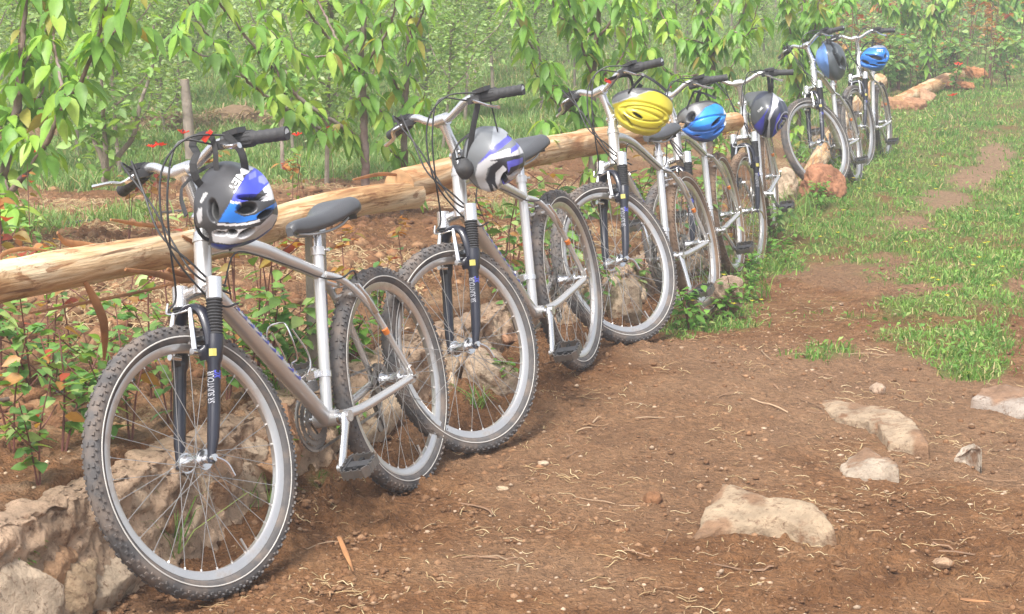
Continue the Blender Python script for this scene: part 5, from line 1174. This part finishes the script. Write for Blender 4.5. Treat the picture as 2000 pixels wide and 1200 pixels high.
def put(kind, i, x, y, sc=1., label=None, z=None):
    src = SK[kind][2][i % len(SK[kind][2])]; key = (kind, i % len(SK[kind][2]))
    o = copy_tree(src) if key in first_used else src; first_used.add(key)
    o.location = (x, y, T1(x, y) if z is None else z); o.rotation_euler = (r.normal()*.08, r.normal()*.08, r.uniform(0, 6.28)); o.scale = (sc,)*3
    p_ = pix(x, y, .4); lb = ('leafy green seedling ', 'tall seedling with orange red leaves ', 'low pale green weed ')[kind]+near_words(float(p_[0]), float(p_[1]))
    tag(o, label or lb, 'plant', ['green seedlings behind the wall', 'red topped seedlings behind the rail', 'low weeds'][kind]); return o
for (px, py, k, s_) in [(70, 845, 0, .9), (20, 790, 0, .9), (120, 790, 0, 1.1), (190, 780, 0, 1.1), (250, 770, 0, 1), (330, 740, 0, .9), (60, 700, 0, 1.1), (0, 690, 1, 1.1), (190, 735, 0, 1), (100, 720, 0, .9),
        (95, 700, 1, 1.0), (150, 690, 1, .9), (5, 640, 1, 1.1), (290, 700, 1, 1), (345, 690, 1, 1), (230, 680, 1, .8), (440, 700, 0, 1.), (480, 690, 0, 1.1), (530, 675, 0, 1.1), (575, 665, 0, 1), (500, 650, 1, 1.05), (540, 640, 1, 1.1), (470, 630, 1, 1.1), (580, 625, 1, 1), (455, 660, 1, 1.),
        (520, 600, 1, .9), (330, 640, 1, .9), (640, 640, 0, .8), (680, 590, 1, .8), (740, 560, 0, .8), (770, 590, 0, .7), (800, 560, 1, .8), (980, 500, 0, 1.2), (1000, 470, 0, 1.3), (1040, 470, 0, 1.2), (1070, 450, 0, 1.1), (1110, 440, 0, 1.2), (1010, 520, 1, .9), (1090, 480, 0, 1), (960, 470, 1, .8),
        (1120, 400, 0, 1.2), (1215, 400, 0, 1.2), (1255, 380, 0, 1.3), (1330, 350, 0, 1.2), (1350, 330, 0, 1.2), (1400, 320, 0, 1.1), (1510, 330, 0, .9), (1415, 380, 0, 1.), (1290, 370, 0, 1.3), (1260, 420, 0, 1.1), (1150, 470, 0, 1.), (1395, 250, 1, 1.2), (1410, 262, 1, 1.1), (570, 420, 1, .85), (605, 410, 1, .7), (300, 480, 1, .8), (250, 480, 1, .7), (410, 445, 1, .9), (60, 500, 1, .7), (390, 470, 0, .6)]:
    g = gnd(px, py, .40); put(k, int(r.integers(3)), g[0], g[1], s_)
for q in range(130):     # red tinged bushes on the right beyond the bicycles
    px = r.uniform(1600, 1990); py = r.uniform(70, 190)-(px-1600)*.06
    g = gt(px, py+10)
    k_ = 1 if r.random() < .28 else 0; where = ('left of the sixth handlebar' if px < 1640 else 'between the last two helmets and the trees' if px < 1700 else 'just right of the rearmost handlebar') if px < 1760 else ('above the broken orange log' if px < 1880 else 'at the far upper right edge')
    put(k_, int(r.integers(3)), g[0], g[1], r.uniform(1.5, 2.4), ('green leafy bush in the dense growth ', 'red leaved bush in the growth ')[k_]+where)
for (px, py) in [(1420, 605), (1470, 560), (1350, 640), (1500, 470), (1540, 480), (1465, 520), (640, 900), (560, 940), (690, 850), (1000, 690), (970, 790), (1570, 300), (1555, 345), (1600, 410), (8, 1115)]:
    g = gnd(px, py, .02 if px > 100 else .15); put(2, 0, g[0], g[1], r.uniform(.7, 1.2) if px > 100 else .9, z=T1(g[0], g[1]) if px > 100 else .07)
# ---------------------------------------------------------------- grass, straw, pebbles
def blades(name, x, y, h, wd, tint, r, m, lean=.5):
    n = len(x); z = terr(x, y); az = r.uniform(0, 2*pi, n); fa = r.uniform(0, 2*pi, n); ln = np.abs(r.normal(size=n))*lean+.08
    b = np.stack([x, y, z-.01], 1); dv = np.stack([np.cos(az), np.sin(az), np.zeros(n)], 1); sv = np.stack([np.cos(fa), np.sin(fa), np.zeros(n)], 1)*wd[:, None]
    up = np.array([0, 0, 1.]); h_ = h[:, None]; ln = ln[:, None]
    p1 = b+up*h_*.45+dv*h_*ln*.25; p2 = b+up*h_*.82+dv*h_*ln*.75; p3 = b+up*h_*(1-.25*np.minimum(ln, 1.5))+dv*h_*ln*1.3
    V = np.stack([b-sv, b+sv, p1-sv*.9, p1+sv*.9, p2-sv*.55, p2+sv*.55, p3], 1).reshape(-1, 3); o = (np.arange(n)*7)[:, None, None]
    q = (np.array([[(0, 1, 3, 2), (2, 3, 5, 4)]])+o).reshape(-1, 4); t3 = (np.array([[(4, 5, 6)]])+o).reshape(-1, 3)
    me = np_mesh(name, V, [q, t3], np.repeat(tint, 7, 0)); return link(name, me, m)
def cloud(n, y0, y1, k0, k1, r, pw=1.0):
    y = y0*(y1/y0)**(r.random(n)**pw); return r.uniform(k0, k1, n)*y, y
r = np.random.default_rng(31)
gx, gy = cloud(38000, 5.0, 46, -.33, .36, r); dn = grass_density(gx, gy, terr(gx, gy)); keep = r.random(len(gx)) < dn*1.1; gx, gy, dn = gx[keep], gy[keep], dn[keep]
fx, fy = cloud(14000, 8.2, 20, -.33, .12, r); fd = grass_density(fx, fy, terr(fx, fy)); kk = (r.random(len(fx)) < fd) & (wall_d(fx, fy) > .5); gx, gy, dn = np.concatenate([gx, fx[kk]]), np.concatenate([gy, fy[kk]]), np.concatenate([dn, fd[kk]])
m_ = 14; n = len(gx)*m_; sp = np.repeat(.022+.0022*gy, m_); x = np.repeat(gx, m_)+r.normal(size=n)*sp; y = np.repeat(gy, m_)+r.normal(size=n)*sp
dd = wall_d(x, y); keep = ~((dd > -.02) & (dd < .22) & (y < 9.5)); x, y = x[keep], y[keep]; cl = np.repeat(np.arange(len(gx)), m_)[keep]; n = len(x)
hc = r.uniform(.5, 1.3, len(gx))*(.6+.6*dn); fld = wall_d(x, y) > .3
h = .031*hc[cl]*r.uniform(.4, 1.4, n)*np.where(fld, 2.4, 1)*(1+.02*y); wd = (.0012+.00024*y)*r.uniform(.7, 1.3, n)
GP = np.array([(.115, .24, .05), (.16, .30, .06), (.21, .35, .075), (.125, .26, .055), (.29, .37, .12)]); FP = np.array([(.17, .30, .08), (.24, .36, .12), (.30, .38, .16), (.14, .26, .06)])
tc_ = np.where(fld[:, None], pick(FP, n, r), pick(GP, len(gx), r, .2)[cl]*r.uniform(.85, 1.15, (n, 1))); dr = r.random(n) < .09; tc_[dr] = (.48, .40, .20)
tag(blades('grass', x, y, h, wd, tc_, r, M['grass']), 'short green grass growing in clumps along the path and in the orchard', 'grass', kind='stuff')
# broad leaved ground cover between the blades
gx, gy = cloud(26000, 5.5, 30, -.1, .36, r); dn = grass_density(gx, gy, terr(gx, gy)); keep = (r.random(len(gx)) < dn*.8) & (wall_d(gx, gy) < 0); gx, gy = gx[keep], gy[keep]; n = len(gx); nb = NB(); az = r.uniform(0, 6.28, n)
L = r.uniform(.016, .034, n)*(1+.02*gy); leaf_batch(nb, np.stack([gx, gy, terr(gx, gy)+r.uniform(.005, .05, n)], 1), np.stack([np.cos(az), np.sin(az), r.uniform(.0, .9, n)], 1), r.normal(size=(n, 3))*.3+[0, 0, 1], L, L*.6, pick(GP, n, r), True, .15)
tag(nb.build('ground_cover', M['grass']), 'small broad leaves growing among the grass blades', 'ground cover', kind='stuff')
TL = ['long bent grass blades right of the nearest front wheel', 'few thin grass blades seen low through the nearest front wheel', 'short grass tuft at the wall foot behind the nearest front wheel', 'dense grass tuft right of the square brown stone block', 'grass tuft right of the fourth bicycle rear wheel', 'grass tuft just below the fifth bicycle', 'bright grass under the third bicycle pedal', 'grass at the foot of the pale pitted stone', 'grass right of the foot of the red boulder', 'lush thick grass mound right of the rearmost bicycle', 'grass around the bottom of the rearmost front wheel', 'tall grass stalks left of the red boulder', 'small grass tuft seen through the second front wheel']
# long wild grass tufts and yellow flowers near the wheels
for (px, py, z, hgt, k) in ((560, 930, 0, .22, 26), (345, 1100, .0, .26, 10), (500, 1010, 0, .14, 8), (1440, 560, 0, .20, 60), (1500, 500, 0, .18, 60), (1480, 430, 0, .2, 50), (1345, 640, 0, .12, 60), (1550, 420, 0, .22, 60), (1590, 390, 0, .2, 60), (1700, 330, 0, .18, 90), (1650, 345, 0, .16, 60), (1560, 330, 0, .3, 40), (935, 820, 0, .10, 40)):
    g = gnd(px, py, z); n = max(k, 20); sp_ = .022 if py > 700 else .08; x = g[0]+(r.normal(size=n)*sp_).clip(-2*sp_, 2*sp_); y = g[1]+(r.normal(size=n)*sp_).clip(-2*sp_, 2*sp_)
    o = blades('grass_tuft', x, y, r.uniform(.5, 1.1, n)*hgt, np.full(n, .0028), pick(GP, n, r), r, M['grass'], .7); tag(o, TL.pop(0), 'grass tuft', 'longer tufts of grass by the wheels')
gx, gy = cloud(900, 8, 26, .0, .34, r); dn = grass_density(gx, gy, terr(gx, gy)); keep = (r.random(len(gx)) < dn*.35); gx, gy = gx[keep], gy[keep]
ex = np.concatenate([gnd(a_, b_, 0)[None] for a_, b_ in ((1465, 470), (1470, 480), (1455, 490), (1480, 465), (1462, 500), (1345, 630), (1352, 640), (1340, 645), (1610, 330), (1560, 300))]); gx = np.concatenate([gx, ex[:, 0]]); gy = np.concatenate([gy, ex[:, 1]])
nb = NB(); n = len(gx)
for k in range(6):
    az = np.full(n, k*1.047)+r.uniform(0, .2, n); leaf_batch(nb, np.stack([gx, gy, terr(gx, gy)+.10+.04*np.sin(gx*99)], 1), np.stack([np.cos(az), np.sin(az), np.full(n, .35)], 1), np.tile([0, 0, 1.], (n, 1)), .013+.0005*gy, .010, np.tile([(.62, .55, .05)], (n, 1)), True, .0)
tag(nb.build('yellow_wildflowers', M['petal']), 'tiny yellow flowers dotted through the grass', 'wildflowers', kind='stuff')
# poppies
def poppy():
    ro = empty('poppy'); b = MB(); c = curve([(0, 0, -.02), (.01, 0, .2), (0, .01, .42)], 8); b.tube(c, .002, 5); b.build('stem', M['stem'], ro)
    nb = NB()
    for k in range(5):
        n_ = 8; a0 = k*2*pi/5; rows = []
        for i in range(5):
            t = i/4; rad = .006+.042*t; wv = .62*sin(pi*min(t*.75+.15, 1)); rows.append([(rad*cos(a0+w_), rad*sin(a0+w_), .42+.032*t-.012*t*t+.004*sin(w_*9)*t) for w_ in np.linspace(-wv, wv, n_)])
        V = np.array(rows).reshape(-1, 3); i = np.arange(5*n_).reshape(5, n_); nb.add(V, np.stack([i[:-1, :-1], i[1:, :-1], i[1:, 1:], i[:-1, 1:]], -1).reshape(-1, 4), (.70, .035, .012))
    nb.build('petals', M['petal'], ro); b = MB(); b.tube([(0, 0, .42), (0, 0, .445)], [.009, .006], 8); b.build('seed_pod', M['black'], ro); return ro
pp = poppy(); fst = True
PL = [(222, 271), (293, 281), (316, 284), (336, 256), (94, 292), (608, 247), (652, 250), (585, 262), (510, 257), (1870, 123), (1943, 70), (1975, 73), (1880, 184), (1762, 68), (1834, 62), (1128, 180), (1312, 170)]
for i, (px, py) in enumerate(PL):
    # find the ground spot whose flower head lands at that height
    Ys = np.linspace(9.5, 34, 500); hh_ = np.array([at(px, py, q_)[2]-T1(at(px, py, q_)[0], q_) for q_ in Ys]); Y = float(Ys[np.argmin(np.abs(hh_-.40))])
    p = at(px, py, Y); o = pp if fst else copy_tree(pp); fst = False; o.location = (p[0], p[1], T1(p[0], p[1])); o.rotation_euler = (r.normal()*.12-.15, r.normal()*.12, r.uniform(0, 6)); s_ = .72 if px < 700 else 1.05; o.scale = (s_, s_, max(.4, (p[2]-T1(p[0], p[1]))/.43))
    tag(o, 'red poppy blooming in the orchard grass on the left' if px < 700 else 'red poppy among the green growth on the right', 'flower', 'red poppies in the left grass' if px < 700 else 'red poppies on the right')
# straw, twigs, pebbles, clods
def strands(n, x, y, L, wd, tint, r, bend=.5, lift=.004):
    az = r.uniform(0, 2*pi, n); cv = r.normal(size=n)*bend; P = []; px_, py_ = x.copy(), y.copy()
    for k in range(5):
        P.append(np.stack([px_, py_, terr(px_, py_)+lift+.004*np.sin(k*1.7+az*3)*(1 if lift < .01 else 3)], 1)); px_ = px_+np.cos(az)*L/4; py_ = py_+np.sin(az)*L/4; az = az+cv
    P = np.stack(P, 1); T = np.gradient(P, axis=1); S = np.stack([-T[..., 1], T[..., 0], np.zeros(T.shape[:2])], -1); S /= np.linalg.norm(S, axis=-1, keepdims=True)+1e-9
    w_ = wd[:, None, None]; up = np.array([0, 0, 1.])*w_*.9; V = np.stack([P-S*w_, P+up, P+S*w_], 2).reshape(-1, 3); o = (np.arange(n)*15)[:, None, None]
    f = []
    for k in range(4):
        for j in range(2): f.append((k*3+j, k*3+j+1, k*3+j+4, k*3+j+3))
    return V, (np.array([f])+o).reshape(-1, 4), np.repeat(tint, 15, 0)
nb = NB(); SP = np.array([(.44, .33, .18), (.38, .27, .14), (.32, .2, .11), (.54, .43, .26)])
cx, cy = cloud(150, 4.2, 9.5, -.12, .31, r); ok = wall_d(cx, cy) < -.1; cx, cy = cx[ok], cy[ok]; idx = np.repeat(np.arange(len(cx)), 7)
x = cx[idx]+r.normal(size=len(idx))*.05; y = cy[idx]+r.normal(size=len(idx))*.07; n = len(x); nb.add(*strands(n, x, y, r.uniform(.02, .09, n), r.uniform(.0008, .0018, n), pick(SP, n, r), r, .13))
x, y = cloud(620, 4.1, 10, -.2, .31, r); ok = wall_d(x, y) < -.02; x, y = x[ok], y[ok]; n = len(x); nb.add(*strands(n, x, y, r.uniform(.01, .07, n), r.uniform(.0006, .0014, n), pick(SP, n, r), r, .10))
x, y = cloud(9000, 5.2, 13, -.32, .1, r); ok = (wall_d(x, y) > .45) & (fbm(x*1.6+9, y*1.6, 3, 71) > .46); x, y = x[ok], y[ok]; n = len(x); nb.add(*strands(n, x, y, r.uniform(.04, .2, n), r.uniform(.0012, .0025, n), pick(SP, n, r), r, .3, .012))
tag(nb.build('loose_straw', M['straw']), 'scattered dry straw stalks lying on the earth', 'straw', kind='stuff')
nb = NB(); x, y = cloud(60, 4.2, 9, -.1, .3, r); ok = wall_d(x, y) < -.1; x, y = x[ok], y[ok]; n = len(x); nb.add(*strands(n, x, y, r.uniform(.06, .22, n), r.uniform(.0018, .0035, n), pick(np.array([(.26, .16, .10), (.36, .25, .16), (.2, .12, .07)]), n, r), r, .2, .006))
tag(nb.build('twigs', M['straw']), 'thin dry twigs scattered on the path', 'twigs', kind='stuff')
o = None
g = gnd(683, 1082, .01); nb = NB(); q = np.array([gnd(660, 1050, .012), gnd(668, 1050, .012), gnd(692, 1112, .012), gnd(689, 1117, .012)]); b = MB(); b.tube([gnd(662, 1049, .012), gnd(675, 1080, .016), gnd(690, 1116, .012)], [(.006, .002), (.007, .002), (.002, .001)], 6, flat=(1, 0, 0)); tag(b.build('bark_splinter', M['peel']), 'long orange splinter of bark on the dirt in front of the nearest rear wheel', 'splinter')
b = MB(); b.tube([gnd(1855, 1166, .008), gnd(1890, 1172, .012), gnd(1935, 1176, .008)], [(.004, .001), (.009, .002), (.002, .001)], 6, flat=(0, 1, 0)); tag(b.build('bark_splinter', M['peel']), 'orange bark splinter at the lower right edge of the path', 'splinter')
def scatter(name, n, y0, y1, k0, k1, smin, smax, pal, label, cat, mt, cond, r):
    x, y = cloud(n, y0, y1, k0, k1, r); ok = cond(x, y); x, y = x[ok], y[ok]; n = len(x); V0, F0 = ICO[1]; s_ = smin*(smax/smin)**(r.random(n)**2.2)
    V = V0[None]*(s_[:, None, None]*r.uniform(.6, 1.2, (n, 1, 3))*np.array([1, 1, .65]))*(1+.25*r.normal(size=(n, len(V0), 1)).clip(-1, 1)*.8)
    V = V+np.stack([x, y, terr(x, y)+s_*.2], 1)[:, None]; o = (np.arange(n)*len(V0))[:, None, None]; nb = NB(); nb.add(V.reshape(-1, 3), (F0[None]+o).reshape(-1, 3), np.repeat(pick(pal, n, r), len(V0), 0)); tag(nb.build(name, M[mt], None, False), label, cat, kind='stuff')
scatter('pebbles', 5200, 4.1, 12, -.22, .31, .0016, .010, np.array([(.38, .26, .17), (.32, .2, .125), (.46, .34, .24)]), 'tiny pale pebbles scattered over the path', 'pebbles', 'straw', lambda x, y: wall_d(x, y) < -.02, r)
scatter('soil_clods', 30000, 4.1, 11, -.25, .31, .0020, .0145, np.array([(.27, .145, .075), (.22, .115, .058), (.31, .18, .10)]), 'crumbly clods of red brown earth along the foot of the wall', 'earth clods', 'redrock', lambda x, y: (wall_d(x, y) < .04) & (r.random(len(x)) < .22+.9*np.exp(-((wall_d(x, y)+.12)/.34)**2)+.5*sst(.5, .65, fbm(x*2, y*2, 3, 91))), r)
scatter('field_clods', 14000, 4.4, 14, -.33, .12, .008, .05, np.array([(.24, .12, .06), (.19, .095, .048), (.30, .17, .09)]), 'tilled clods of red earth behind the wall', 'earth clods', 'redrock', lambda x, y: (wall_d(x, y) > .45), r)
scatter('wall_rubble', 900, 4.2, 9.6, -.30, .12, .003, .013, np.array([(.50, .37, .25), (.56, .44, .32), (.42, .28, .18)]), 'crumbs of pale mortar and limestone on the top of the wall', 'rubble', 'straw', lambda x, y: (wall_d(x, y) > .12) & (wall_d(x, y) < .6), r)

# ---------------------------------------------------------------- air
hm = bpy.data.materials.new('pale air'); hm.use_nodes = True; t = hm.node_tree; t.nodes.remove(t.nodes['Principled BSDF'])
pv = t.nodes.new('ShaderNodeVolumePrincipled'); pv.inputs['Color'].default_value = (.97, .98, 1, 1); pv.inputs['Density'].default_value = .0085; pv.inputs['Anisotropy'].default_value = .3
t.links.new(pv.outputs[0], t.nodes['Material Output'].inputs['Volume'])
b = MB(); b.box((0, 35, 3.5), (230, 130, 12)); tag(b.build('haze', hm, None, False), 'thin pale haze in the air over the orchard', 'haze', kind='stuff')
